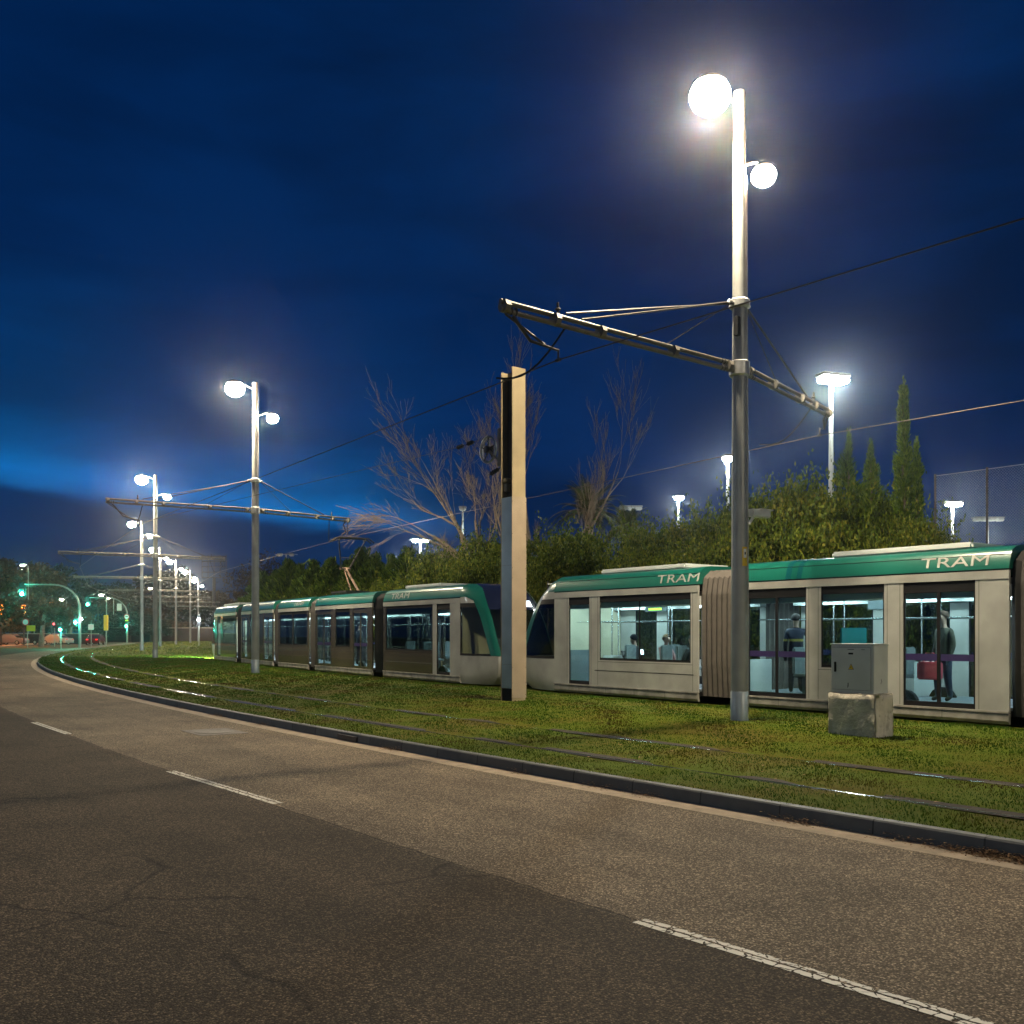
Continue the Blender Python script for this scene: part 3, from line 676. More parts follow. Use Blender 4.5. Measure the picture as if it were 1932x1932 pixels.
# anchor wire from the pulley to the left, with insulators
tm = R(mth)
def mloc(x, y, z): return Vector((mx + math.cos(tm)*x - math.sin(tm)*y, my + math.sin(tm)*x + math.cos(tm)*y, z))
endp = wire_pts(-1)[2]
aw = [mloc(.02, DY+.85, 6.84), mloc(.02, 2.4, 6.78), endp + Vector((0, 0, .08))]
an = empty('anchor_wire', aw[0]); tag(an, 'thin anchor wire with two insulators leading left from the pulley wheel', 'overhead wire')
iv = Matrix.Translation(-an.location)
part('wire', MB().tube(aw, .009, 6, False).xf(iv), M_WIRE, an, True)
dd = (aw[1] - aw[0]).normalized()
for k_ in (.75, 1.25): part('insulator', insul(MB(), aw[0] + dd*k_, dd, 3, .06).xf(iv), M_DARKM, an, True)

# ------------------------------------------------------------------ electrical cabinet on a rough concrete plinth
cpos = gpt(1650, 1397); cab = empty('electrical_cabinet', (cpos.x, cpos.y, 0), R(38)); tag(cab, 'grey metal electrical cabinet on a rough concrete plinth in front of the tram', 'electrical cabinet')
# local: x = depth away from the road side, y = along the track to the left; corner at the origin
def rough_block():
    bm = bmesh.new(); bmesh.ops.create_cube(bm, size=1)
    for v in bm.verts: v.co = Vector((.275 + v.co.x*.55, .43 + v.co.y*.88, .345 + v.co.z*.80))
    bmesh.ops.bevel(bm, geom=bm.edges[:], offset=.018, segments=2, affect='EDGES')
    bmesh.ops.subdivide_edges(bm, edges=bm.edges[:], cuts=7, use_grid_fill=True)
    for v in bm.verts:
        k = v.co
        v.co += Vector((math.sin(k.y*17+k.z*9), math.sin(k.x*21+k.z*13), math.sin(k.x*15+k.y*19))) * .006 + Vector((random.gauss(0, .003), random.gauss(0, .003), random.gauss(0, .003)))
        if k.y > .7 and k.z > .6: v.co.y += .03 * (k.z - .5)
    me = bpy.data.meshes.new('plinth'); bm.to_mesh(me); bm.free()
    me.polygons.foreach_set('use_smooth', [True]*len(me.polygons)); return me
def plinth_mat():
    m = mat('plinth_concrete', (.52, .48, .39), .9, 0, .25, 4, .7, 18); nt = m.node_tree; N = nt.nodes; L = nt.links; b = N['Principled BSDF']
    src = b.inputs['Base Color'].links[0].from_socket
    g = N.new('ShaderNodeNewGeometry'); n = N.new('ShaderNodeTexNoise'); n.inputs['Scale'].default_value = 6; n.inputs['Detail'].default_value = 8; n.inputs['Roughness'].default_value = .7; L.new(g.outputs['Position'], n.inputs['Vector'])
    r = N.new('ShaderNodeMapRange'); r.inputs[1].default_value = .36; r.inputs[2].default_value = .46; r.inputs[3].default_value = .62; r.inputs[4].default_value = 1; L.new(n.outputs['Fac'], r.inputs[0])
    x = N.new('ShaderNodeMix'); x.data_type = 'RGBA'; x.blend_type = 'MULTIPLY'; x.inputs[0].default_value = 1; L.new(src, x.inputs[6]); L.new(r.outputs[0], x.inputs[7]); L.new(x.outputs[2], b.inputs['Base Color']); return m
link('plinth', rough_block(), plinth_mat(), cab)
M_CABP = mat('grey_cabinet_paint', (.52, .54, .52), .42, .1, .1, 3)
part('housing', MB().bbox(.03, .46, .035, .83, .742, 1.545, .012).bbox(.018, .472, .022, .842, 1.545, 1.562, .004), M_CABP, cab)
dr = part('door', MB().bbox(.018, .032, .085, .795, .80, 1.50, .004), M_CABP, cab)
gp_ = MB()
for a in ((.082, .085, .797, 1.503), (.795, .798, .797, 1.503)): gp_.box(.026, .0305, a[0], a[1], a[2], a[3])
gp_.box(.026, .0305, .082, .798, .796, .800).box(.026, .0305, .082, .798, 1.50, 1.504)
part('door_gap', gp_, M_BLACK, dr)
part('handle', MB().bbox(.0, .018, .715, .755, 1.09, 1.26, .006).bbox(-.012, .004, .72, .745, 1.11, 1.19, .005), M_BLACK, dr)
tri = [(.44-.052, 1.135), (.44+.052, 1.135), (.44, 1.235)]
part('warning_triangle', MB().prism([(y, z) for y, z in tri], .0155, .0175, 'x'), M_BLACK, dr)
tri2 = [(.44-.042, 1.141), (.44+.042, 1.141), (.44, 1.223)]
wt = part('triangle_face', MB().prism(tri2, .0140, .0150, 'x'), M_YEL, dr)
part('lightning_bolt', MB().prism([(.447, 1.20), (.428, 1.168), (.440, 1.170), (.433, 1.148), (.453, 1.178), (.441, 1.176)], .0128, .0136, 'x'), M_BLACK, dr)
part('name_plate', MB().bbox(.0145, .0175, .40, .49, 1.385, 1.415, .001), M_BLACK, dr)
part('logo_strip', MB().bbox(.015, .0175, .385, .505, 1.462, 1.474, .001).bbox(.015, .0175, .185, .25, 1.462, 1.472, .001), mat('grey_print', (.12, .13, .13), .6, 0, .2, 30), dr)
part('sticker_residue', MB().box(.0165, .0175, .485, .505, .85, .915).box(.0165, .0175, .50, .51, .83, .87), mat('grey_print', (.12, .13, .13)), dr)
part('scribble', MB().box(.25, .262, .0335, .0346, .95, .985).box(.262, .275, .0335, .0346, .925, .955).box(.24, .252, .0335, .0346, .90, .93), mat('grey_print', (.12, .13, .13)), cab)

# ------------------------------------------------------------------ people (grown from a skeleton)
def person_mat(name, top, legs, zs, zn, skin=(.42, .27, .2), stripe=None):
    m = bpy.data.materials.new(name); m.use_nodes = True; nt = m.node_tree; N = nt.nodes; L = nt.links; b = N['Principled BSDF']
    tc = N.new('ShaderNodeTexCoord'); sp = N.new('ShaderNodeSeparateXYZ'); L.new(tc.outputs['Object'], sp.inputs[0])
    r = N.new('ShaderNodeValToRGB'); r.color_ramp.interpolation = 'CONSTANT'; mr = N.new('ShaderNodeMath'); mr.operation = 'MULTIPLY'; mr.inputs[1].default_value = .5
    L.new(sp.outputs[2], mr.inputs[0]); L.new(mr.outputs[0], r.inputs[0]); e = r.color_ramp.elements
    lst = [(0, (.02, .02, .02)), (.045, legs), (zs/2, top), (zn/2, skin)]
    if stripe: lst[3:3] = [(stripe[0]/2, stripe[2]), (stripe[1]/2, top)]
    while len(e) < len(lst): e.new(.5)
    for i, (p, c) in enumerate(lst): e[i].position = p; e[i].color = (*c, 1)
    n = N.new('ShaderNodeTexNoise'); n.inputs['Scale'].default_value = 9; L.new(tc.outputs['Object'], n.inputs['Vector'])
    x = N.new('ShaderNodeMix'); x.data_type = 'RGBA'; x.blend_type = 'MULTIPLY'; x.inputs[0].default_value = .35; L.new(r.outputs[0], x.inputs[6]); L.new(n.outputs['Fac'], x.inputs[7]); L.new(x.outputs[2], b.inputs['Base Color'])
    b.inputs['Roughness'].default_value = .8; return m
def person(loc, rz, pose, m, hair, label):
    J = {}; E_ = []
    def j(n, p, r, par=None): J[n] = (Vector(p), r, len(J)); (E_.append((J[par][2], J[n][2])) if par else None)
    sit = pose in ('sit', 'phone')
    z0 = .47 if sit else .95; ly = -.03 if sit else 0
    j('pelvis', (0, 0, z0), .165); j('waist', (0, .0, z0+.16), .15, 'pelvis'); j('chest', (0, -.01+ly, z0+.38), .175, 'waist'); j('neckb', (0, ly, z0+.53), .075, 'chest')
    j('neck', (0, .01+ly, z0+.60), .058, 'neckb'); hy = .05 if pose == 'phone' else .02
    j('jaw', (0, hy+ly, z0+.67), .075, 'neck'); j('head', (0, hy+ly-.005, z0+.75), .118, 'jaw'); j('crown', (0, hy+ly-.01, z0+.83), .08, 'head'); j('nose', (0, hy+ly+.115, z0+.725), .016, 'head')
    for s in (-1, 1):
        q = str(s)
        j('sh'+q, (s*.18, ly-.01, z0+.47), .068, 'chest')
        if pose == 'phone': el, ha = (s*.23, .14, z0+.24), (s*.06, .36, z0+.36)
        elif sit: el, ha = (s*.24, .06, z0+.20), (s*.10, .30, z0+.14)
        elif pose == 'hold' and s == 1: el, ha = (s*.30, .10, z0+.30), (s*.26, .30, z0+.52)
        else: el, ha = (s*.235, -.03, z0+.18), (s*.24, .07, z0-.06)
        j('el'+q, el, .058, 'sh'+q); j('wr'+q, ha, .040, 'el'+q)
        d = (Vector(ha) - Vector(el)).normalized(); j('palm'+q, Vector(ha) + d*.07, .034, 'wr'+q)
        sd = d.cross(Vector((0, 0, 1)) if abs(d.z) < .8 else Vector((0, 1, 0))).normalized()
        for k, (o_, l_) in enumerate(((-.03, .07), (-.01, .085), (.012, .08), (.032, .062))): j('f%d' % k + q, Vector(ha) + d*(.09+l_) + sd*o_ + Vector((0, .01, -.012)), .010, 'palm'+q)
        j('th'+q, Vector(ha) + d*.09 + sd*(.06*s) + Vector((0, .02, .01)), .012, 'palm'+q)
        j('hip'+q, (s*.09, .01, z0-.05), .115, 'pelvis')
        if sit: kn, an_, to = (s*.11, .44, z0+.02), (s*.11, .46, .09), (s*.12, .60, .035)
        else: kn, an_, to = (s*.10, .03+.04*s, .50), (s*.105, -.01+.06*s, .09), (s*.12, .13+.06*s, .035)
        j('kn'+q, kn, .082, 'hip'+q); j('an'+q, an_, .055, 'kn'+q); j('to'+q, to, .038, 'an'+q)
    me = bpy.data.meshes.new('person'); me.from_pydata([tuple(v[0]) for v in J.values()], E_, [])
    o = link('person', me, m); o.location = loc; o.rotation_euler = (0, 0, rz)
    sk = o.modifiers.new('skin', 'SKIN'); sk.use_smooth_shade = True
    for v, (_, r, i) in zip(me.skin_vertices[0].data, J.values()): v.radius = (r, r*(.78 if _ .z > z0+.1 and r > .12 else 1)); v.use_root = (i == 0)
    ss = o.modifiers.new('sub', 'SUBSURF'); ss.levels = 1; ss.render_levels = 1
    hc = Vector((0, hy+ly-.012, z0+.765)); rows = []
    for i in range(9):
        row = []
        for k in range(21):
            a = 2*math.pi*k/20; front = .5 + .5*math.sin(a); lim = R(118 - 66*front**1.5); ph_ = lim*i/8
            row.append((hc.x + .108*math.sin(ph_)*math.cos(a), hc.y + .118*math.sin(ph_)*math.sin(a), hc.z + .118*math.cos(ph_)))
        rows.append(row)
    part('hair', MB().grid(rows), mat('hair_' + hair[0], hair[1], .8, 0, .2, 20, spec=.2), o, True)
    for s_ in (-1, 1): part('eye', MB().lathe([(.003, -.004), (.009, 0), (.003, .004)], 8, (s_*.034, hy+ly+.088, z0+.745), 'y'), M_BLACK, o)
    tag(o, label, 'person'); return o

# ------------------------------------------------------------------ trams
TC, HWID = -4.37, 1.32                     # offset of the track centre, half width of the cars
SK, Z1, Z2, Z3, ZR = .06, .30, 2.74, 2.93, 3.39
def sec_frame(s0, s1):
    A, B = at(s0, TC), at(s1, TC); u = (B - A); Ln = u.length; u.normalize(); v = Vector((-u.y, u.x, 0))
    if v.dot(Vector((-1, -1, 0))) < 0: v = -v
    return A, u, v, Ln
class Sec:
    """one rigid section: u runs away along the track, v towards the road, z up"""
    def __init__(S, root, s0, s1, name, mskin, label=None):
        S.A, S.u, S.v, S.L = sec_frame(s0, s1); S.root = root
        S.M = Matrix.Translation(-root.location) @ Matrix(((S.u.x, S.v.x, 0, S.A.x), (S.u.y, S.v.y, 0, S.A.y), (0, 0, 1, 0), (0, 0, 0, 1)))
        S.skin = mskin; S.main = None; S.name = name; S.label = label
    def U(S, px, v=HWID):
        k = (px - 966) / FPX; a = S.A + S.v * v; return (k * a.y - a.x) / (S.u.x - k * S.u.y)
    def W(S, u, v, z): return S.A + S.u * u + S.v * v + Vector((0, 0, z))
    def P(S, name, mb, m, smooth=False, parent='main', label=None):
        mb.xf(S.M); return part(name, mb, m, S.main if parent == 'main' else parent, smooth, label)
    def shell(S, ops, u0=None, u1=None, sash=None):
        """side walls with real openings on both sides"""
        u0 = .12 if u0 is None else u0; u1 = S.L - .12 if u1 is None else u1
        walls = []
        for sg in (1, -1):
            mb = MB(); walls.append(mb)
            va, vb = sorted((sg*(HWID-.05), sg*HWID)); c = u0
            for (kind, a, b, za, zb, *r) in sorted(ops, key=lambda q: q[1]):
                mb.box(c, a, va, vb, Z1, Z2)
                if za > Z1 + .01: mb.box(a, b, va, vb, Z1, za)
                if zb < Z2 - .01: mb.box(a, b, va, vb, zb, Z2)
                c = b
            mb.box(c, u1, va, vb, Z1, Z2); mb.box(u0, u1, va, vb, .27, Z1)
        S.u0, S.u1 = u0, u1
        S.main = part(S.name, MB().box(u0, u1, -1.26, 1.26, .20, .30).xf(S.M), M_BLACK, S.root)
        for mb in walls: S.P('side_wall', mb, S.skin)
        if S.label: S.main['label'] = S.label
        sk = MB(); fa = MB(); ga = MB()
        for sg in (1, -1):
            y = lambda a, b: sorted((sg*a, sg*b))
            sk.add([(u, vv, z) for u in (u0, u1) for vv, z in ((sg*1.30, SK), (sg*1.335, .12), (sg*1.335, .245), (sg*1.325, .255), (sg*1.28, .255), (sg*1.26, SK))], [(0,1,7,6),(1,2,8,7),(2,3,9,8),(3,4,10,9),(4,5,11,10),(5,0,6,11),(0,1,2,3,4,5),(11,10,9,8,7,6)])
            a, b = y(1.30, 1.350); sk.box(u0, u1, a, b, .262, .298)
            a, b = y(1.26, 1.332); fa.box(u0, u1, a, b, Z2, Z3 - .03)
            a, b = y(1.24, 1.30); ga.box(u0, u1, a, b, Z3 - .03, Z3)
        sm = MB()
        for (kind, a, b, za, zb, *r) in ops:
            for q in (a - .07, b + .07):
                if u0 + .05 < q < u1 - .05: sm.box(q - .004, q + .004, HWID + .0003, HWID + .002, Z1 + .01, Z2 - .01)
            if kind == 'win': sm.box(a - .07, b + .07, HWID + .0003, HWID + .002, za - .05, za - .042)
        for q in [u0 + (u1 - u0) * k / 5 for k in range(1, 5)]: sm.box(q - .004, q + .004, 1.3335, 1.3358, .10, .25)
        S.P('panel_seam', sm, M_BLACK)
        S.P('skirt', sk, mat('grimy_cream_paint', (.26, .25, .22), .5, 0, .45, 3.5)); S.P('fascia', fa, M_WHITE); S.P('shadow_gap', ga, M_BLACK)
        S.roof(u0, u1)
        return S
    def roofprof(S): return [(1.325, Z3), (1.318, Z3+.05), (1.245, 3.20), (1.18, 3.29), (1.05, 3.35), (.85, 3.385), (0, 3.40)]
    def roof(S, u0, u1):
        pr = S.roofprof(); full = pr + [(-a, b) for a, b in pr[-2::-1]]
        mb = MB().grid([[(u, a, b) for a, b in full] for u in (u0, (u0+u1)/2, u1)])
        n = len(full)
        mb.add([(u0, a, b) for a, b in full], [tuple(range(n))]); mb.add([(u1, a, b) for a, b in full], [tuple(range(n-1, -1, -1))])
        S.roofo = S.P('roof_shell', mb, S.roofmat if hasattr(S, 'roofmat') else M_GREEN, True)
        sm = MB()
        for sg in (1, -1): sm.tube([(u0, sg*1.247, 3.203), (u1, sg*1.247, 3.203)], .006, 4)
        S.P('roof_seam', sm, M_BLACK)
    def window(S, a, b, za, zb, gl, mull=(), frit=.17, far=True):
        for sg in ((1, -1) if far else (1,)):
            ys = sorted((sg*(HWID-.030), sg*(HWID-.022)))
            wv = S.P('window', MB().box(a, b, ys[0], ys[1], za, zb), gl)
            fr = MB(); y2 = sorted((sg*(HWID-.0205), sg*(HWID-.012)))
            if frit: fr.box(a, b, *y2, zb-frit, zb)
            fr.box(a, b, *y2, za, za+.06)
            for q in mull: fr.box(q-.02, q+.02, *y2, za+.06, zb-frit)
            fr.box(a, a+.03, *y2, za+.06, zb-frit).box(b-.03, b, *y2, za+.06, zb-frit)
            o = part('window_frit', fr.xf(S.M), M_BLACK, S.main)
    def door(S, a, b, leaves=2, gl=None, stripe=True, bright=False, far=True):
        gl = gl or M_GL
        for sg in ((1, -1) if far else (1,)):
            y = lambda p, q: sorted((sg*(HWID-p), sg*(HWID-q))); fr = MB(); w_ = (b-a)/leaves; gm = MB(); stp = MB()
            fr.box(a, b, *y(.045, .012), 2.53, Z2); fr.box(a, b, *y(.045, .012), Z1, .40)
            fb = .035 if not bright else .05
            for k in range(leaves):
                c0, c1 = a + k*w_, a + (k+1)*w_
                fr.box(c0, c0+fb, *y(.04, .015), .40, 2.53).box(c1-fb, c1, *y(.04, .015), .40, 2.53)
                gm.box(c0+fb, c1-fb, *y(.034, .026), .40, 2.53)
                stp.box(c0+fb+.005, c1-fb-.005, *y(.0255, .0235), 1.20, 1.33)
            S.P('door', fr, M_BLACK if not bright else M_BROWN)
            S.P('door_glass', gm, gl)
            if stripe: S.P('door_stripe', stp, M_PURP)
    def interior(S, u0=None, u1=None, seats=True, lit=1, low=()):
        u0 = S.u0 if u0 is None else u0; u1 = S.u1 if u1 is None else u1
        S.P('interior_floor', MB().box(u0, u1, -1.26, 1.26, .31, .36), M_FLOORI)
        S.P('ceiling', MB().box(u0, u1, -1.26, 1.26, 2.60, 2.64).box(u0, u1, .95, 1.255, 2.42, 2.595).box(u0, u1, -1.255, -.95, 2.42, 2.595), M_INTW)
        ls = MB(); n = max(1, int((u1-u0)/1.9))
        for i in range(n):
            a = u0 + (u1-u0)*(i+.12)/n; b = u0 + (u1-u0)*(i+.88)/n
            for sg in (1, -1): ls.box(a, b, *sorted((sg*.60, sg*.74)), 2.575, 2.598)
        S.P('ceiling_light', ls, M_STRIP)
        gr = MB()
        for i in range(int((u1-u0)/1.1)):
            uu = u0 + .6 + i*1.1; sg = 1 if i % 2 else -1
            gr.tube([(uu, sg*.62, .36), (uu, sg*.62, 2.6)], .018, 8)
        for sg in (1, -1): gr.tube([(u0+.1, sg*.55, 2.05), (u1-.1, sg*.55, 2.05)], .016, 8)
        S.P('grab_rail', gr, M_STEEL, True)
    def seat(S, u, v, d, m=None):
        mb = MB().bbox(u-.22, u+.22, v-.21, v+.21, .74, .82, .03).bbox(*sorted((u-d*.24, u-d*.17)), v-.21, v+.21, .80, 1.42, .03).box(u-.05, u+.05, v-.08, v+.08, .36, .75)
        S.P('seat', mb, m or M_SEAT)
    def clutter(S, items):                # luggage rack panels, partitions, ticket machines seen through the glass
        for nm, a, b, va, vb, za, zb, m in items: S.P(nm, MB().bbox(a, b, va, vb, za, zb, .012), m)
    def gear(S, spec):
        for a, b, h_, m in spec: S.P('roof_unit', MB().bbox(a, b, -.72, .95, 3.36, 3.40+h_, .04), m)
    def lettering(S, txt, u, size, m=M_SIGW, panel=True):
        vs, fs = text_mesh(txt, size, .003)
        xs = [v[0] for v in vs]; wd = (max(xs)-min(xs))/2
        a = Vector((1.318, Z3+.05)); b = Vector((1.245, 3.20)); d = (b-a).normalized(); nrm = Vector((d.y, -d.x)); mid = (a+b)/2
        def put(x, y, h): 
            q = mid + d*y + nrm*h; return (u - x*1.75, q.x, q.y)
        mb = MB().add([put(x, y, .006 + z) for x, y, z in vs], fs)
        # readers stand on the road side, so x runs towards smaller u
        o = part('lettering', mb.xf(S.M), m, S.roofo)
    def bellow(S, S2, m, name='bellows'):
        """ribbed gangway between this section's far end and the next section's near end"""
        prof = [(-1.2, .2), (1.2, .2), (1.25, 1.0), (1.25, 2.7), (1.18, 3.1), (.95, 3.27), (-.95, 3.27), (-1.18, 3.1), (-1.25, 2.7), (-1.25, 1.0)]
        rows = []; n = 15
        for i in range(n):
            t = i/(n-1); k = 1.0 if i % 2 else .965
            p0 = [S.W(S.u1 - .005, a*k, b*(.5+.5*k)) for a, b in prof]; p1 = [S2.W(S2.u0 + .005, a*k, b*(.5+.5*k)) for a, b in prof]
            r = [a.lerp(b, t) - S.root.location for a, b in zip(p0, p1)]; rows.append(r + [r[0]])
        return part(name, MB().grid(rows), m, S.root)
# ---- nose
NZ = [(.06, 1.9), (.22, 2.2), (.45, 2.36), (.70, 2.42), (.90, 2.42), (1.05, 2.38), (1.37, 2.22), (1.75, 2.05), (2.20, 1.82), (2.50, 1.62), (2.79, 1.40), (2.95, 1.26), (3.12, 1.08), (3.26, .86), (3.36, .55), (3.39, .30), (3.40, .10)]
def nose(S, E, sg, front):
    """cab nose beyond u=E in direction sg; front: show the lit front (headlights) or the tail"""
    def up(z): return float(np.interp(z, [q[0] for q in NZ], [q[1] for q in NZ]))
    def wf(z): return float(np.interp(z, [.06, .5, 1.0, 1.8, 2.74, 3.0, 3.2, 3.37], [.98, 1.08, 1.10, 1.10, 1.06, 1.0, .90, .8]))
    def ws(z): return float(np.interp(z, [.06, .3, 2.93, 2.98, 3.2, 3.29, 3.37], [1.28, 1.32, 1.32, 1.315, 1.245, 1.18, .95]))
    def edge(z): return max(.02, up(z) - .42)
    def fr(z, t): # t in -1..1 across the front
        k = abs(t) ** 2.6; return (E + sg*(up(z)*(1-k) + edge(z)*k), wf(z)*t, z)
    def sd(z, q, side): # q 0..1 from the body to the front edge
        e = edge(z); w_ = ws(z) + (wf(z)-ws(z)) * (q ** 2.2); return (E + sg*e*q, side*w_, z)
    def frange(a, b, n): return [a + (b-a)*i/(n-1) for i in range(n)]
    TT = frange(-1, 1, 17)
    cabn = S.P('cab_nose', MB().grid([[fr(z, t) for t in TT] for z in frange(.06, .98, 9)]), M_WHITE, True, S.root)
    def cp(nm, mb, m, smooth=True): mb.xf(S.M); return part(nm, mb, m, cabn, smooth)
    for side in (1, -1):
        cp('side_panel', MB().grid([[sd(z, q, side) for q in frange(0, 1, 9)] for z in frange(.06, 1.0, 9)]), M_WHITE)
        cp('side_fascia', MB().grid([[sd(z, q, side) for q in frange(0, .93, 8)] for z in frange(2.72, Z3, 4)]), M_WHITE)
        rows = []
        for z in frange(1.0, 2.72, 9):
            qm = max(.3, 1 - .26/edge(z)); rows.append([sd(z, q*qm, side) for q in frange(0, 1, 8)])
        cp('cab_side_window', MB().grid(rows), M_GLV)
        for zs, qe in (((.99, 1.06), .86), ((2.58, 2.72), max(.2, 1-.26/edge(2.6)))):
            cp('window_frit', MB().grid([[tuple(np.array(sd(z, q, side)) + np.array((0, side*.004, 0))) for q in frange(0, qe, 8)] for z in zs]), M_BLACK)
    for side in (1, -1):
        rows = []
        for z in frange(1.0, 3.37, 18):
            qm = max(.0, 1 - .30/max(edge(z), .3)) if z < Z3 else 0
            pts = [sd(z, qm + (1-qm)*q, side) for q in frange(0, 1, 4)]
            pts = [(p[0], p[1] + side*.012, p[2]) for p in pts]
            f2 = [fr(z, side*t) for t in (.965, .92)]
            rows.append(pts + [(p[0] + sg*.010, p[1], p[2]) for p in f2])
        cp('green_arch', MB().grid(rows), M_GREEN)
    cp('windscreen', MB().grid([[fr(z, t) for t in frange(-.93, .93, 15)] for z in frange(.98, 2.50, 9)]), M_GLV)
    cp('destination_panel', MB().grid([[fr(z, t) for t in frange(-.93, .93, 15)] for z in frange(2.50, 2.98, 4)]), M_NAVY)
    cp('front_cowl', MB().grid([[fr(z, t) for t in frange(-.93, .93, 15)] for z in frange(2.98, 3.398, 7)]), M_NAVY if front else M_GREEN)
    dm = MB()
    for t0, t1 in ((-.55, -.06), (.0, .50)):
        rows = []
        for z in (2.60, 2.80): rows.append([(fr(z, t)[0] + sg*.012, fr(z, t)[1], z) for t in frange(t0, t1, 6)])
        dm.grid(rows)
    cp('destination_display', dm, M_SIGNW, False)
    for side in (1, -1):
        hl = MB().grid([[(fr(z, side*t)[0] + sg*.012, fr(z, side*t)[1], z) for t in frange(.70, .92, 5)] for z in frange(.80, .95, 4)])
        cp('headlight' if front else 'tail_light', hl, M_HEAD if front else M_TAIL, False)
    cp('coupler', MB().bbox(*sorted((E + sg*2.3, E + sg*2.9)), -.14, .14, .38, .58, .02), M_DARKM, False)
    # driver's desk and cab back wall
    cp('driver_desk', MB().bbox(*sorted((E + sg*1.0, E + sg*1.75)), -.85, .85, .75, 1.05, .05).box(*sorted((E + sg*.1, E + sg*1.9)), -1.0, 1.0, .30, .36), M_INTD, False)
    cp('driver_seat', MB().bbox(*sorted((E + sg*.25, E + sg*.75)), -.25, .25, .75, .85, .04).bbox(*sorted((E + sg*.18, E + sg*.30)), -.25, .25, .85, 1.55, .04), M_SEAT, False)
    cp('cab_wall', MB().box(*sorted((E - sg*.02, E + sg*.02)), -1.24, 1.24, .36, 2.6), mat('cream_cab_wall', (.45, .42, .30), .6, 0, .1, 2), False)
    return cabn
def pant(S, u):
    pb = S.P('pantograph', MB().box(u-.9, u+.9, -.55, -.45, 3.50, 3.58).box(u-.9, u+.9, .45, .55, 3.50, 3.58).box(u-.9, u-.8, -.45, .45, 3.50, 3.58).box(u+.8, u+.9, -.45, .45, 3.50, 3.58).box(u-.85, u-.75, -.5, -.4, 3.39, 3.5).box(u+.75, u+.85, .4, .5, 3.39, 3.5).box(u+.75, u+.85, -.5, -.4, 3.39, 3.5).box(u-.85, u-.75, .4, .5, 3.39, 3.5), M_DARKM, False, S.root)
    def pp(nm, mb, m=M_DARKM): mb.xf(S.M); return part(nm, mb, m, pb, True)
    kn = (u+.55, 0, 4.62)
    pp('lower_arm', MB().tube([(u-.7, -.12, 3.55), (kn[0], -.04, kn[2])], .055, 8).tube([(u-.5, .14, 3.55), (kn[0]-.05, .06, kn[2]-.05)], .03, 6).tube([(kn[0], -.25, kn[2]), (kn[0], .25, kn[2])], .06, 8), mat('rusty_brown_paint', (.20, .13, .09), .7, .2, .3, 6))
    pp('upper_arm', MB().tube([(kn[0], -.2, kn[2]), (u-.25, -.62, 5.82)], [.04, .025], 6).tube([(kn[0], .2, kn[2]), (u-.25, .62, 5.82)], [.04, .025], 6).tube([(u+.25, -.40, 5.08), (u+.25, .40, 5.08)], .02, 6))
    pp('collector_head', MB().tube([(u-.42, -.98, 5.74), (u-.42, -.72, 5.92), (u-.42, .72, 5.92), (u-.42, .98, 5.74)], .035, 8).tube([(u-.08, -.98, 5.74), (u-.08, -.72, 5.92), (u-.08, .72, 5.92), (u-.08, .98, 5.74)], .035, 8).tube([(u-.42, -.6, 5.84), (u-.08, -.6, 5.84)], .03, 6).tube([(u-.42, .6, 5.84), (u-.08, .6, 5.84)], .03, 6))

SIDE = TC + HWID
def S_(px): return s_at(px, SIDE, -16, 120)
# ---------------- right tram (nearer, cream sides)
xs = [S_(1906), S_(1345)]
rt = empty('tram', at(S_(1500), TC)); tag(rt, 'cream and teal tram at right, passing behind the electrical cabinet', 'tram', 'coupled trams')
GAP = 1.1
# section lengths along the line: suspended car with two double doors, then the cab car
s_b0, s_b1 = S_(1903), S_(1376)
sec2 = Sec(rt, s_b0 - .12, s_b1 + .12, 'car_section', M_WHITE)
U = sec2.U
d1, w1, d2 = (U(1521), U(1411)), (U(1668), U(1549)), (U(1840), U(1704))
sec2.shell([('door', d1[0], d1[1], Z1, Z2), ('win', w1[0], w1[1], 1.0, Z2), ('door', d2[0], d2[1], Z1, Z2)])
sec2.door(*d1); sec2.door(*d2); sec2.window(w1[0], w1[1], 1.0, Z2, M_GL)
sec2.interior()
um = (w1[0]+w1[1])/2
sec2.clutter([('partition', w1[1]-.42, w1[1]-.38, .25, 1.2, .36, 1.85, M_TEAL), ('partition', w1[0]+.25, w1[0]+.29, -1.2, -.3, .36, 1.12, M_INTW), ('ceiling_screen', um-.4, um+.4, -.1, .1, 2.25, 2.5, M_INTD), ('partition', d2[0]-.12, d2[0]-.08, .3, 1.2, .36, 1.12, M_INTW), ('partition', d1[1]+.10, d1[1]+.14, .3, 1.2, .36, 1.12, M_INTW)])
for k in range(3):
    sec2.seat(w1[0] + .5 + k*.85, -.85, 1 if k % 2 else -1); sec2.seat(w1[0] + .5 + k*.85, .85, 1 if k % 2 else -1)
sec2.gear([(1.0, sec2.L-2.5, .10, M_INTW)])
sec2.lettering('TRAM', sec2.u0 + 1.05, .30, M_WHITE)
dbm = MB()
sec2.P('roof_band', MB().grid([[(u, a+.004, b+.004) for a, b in sec2.roofprof()] for u in (U(1492), U(1482))]).grid([[(u, a+.004, b+.004) for a, b in sec2.roofprof()] for u in (U(1512), U(1503))]), mat('dark_teal_film', (.0, .06, .07), .3, 0, .1, 2), True)
sec1 = Sec(rt, s_b1 + .12 + .85, S_(1043) + .05, 'car_section', M_WHITE)
U = sec1.U
w1, d1 = (U(1303), U(1131)), (U(1112), U(1073))
sec1.shell([('win', w1[0], w1[1], 1.0, Z2), ('door', d1[0], d1[1], Z1, Z2)], .12, sec1.L)
wm = U(1206)
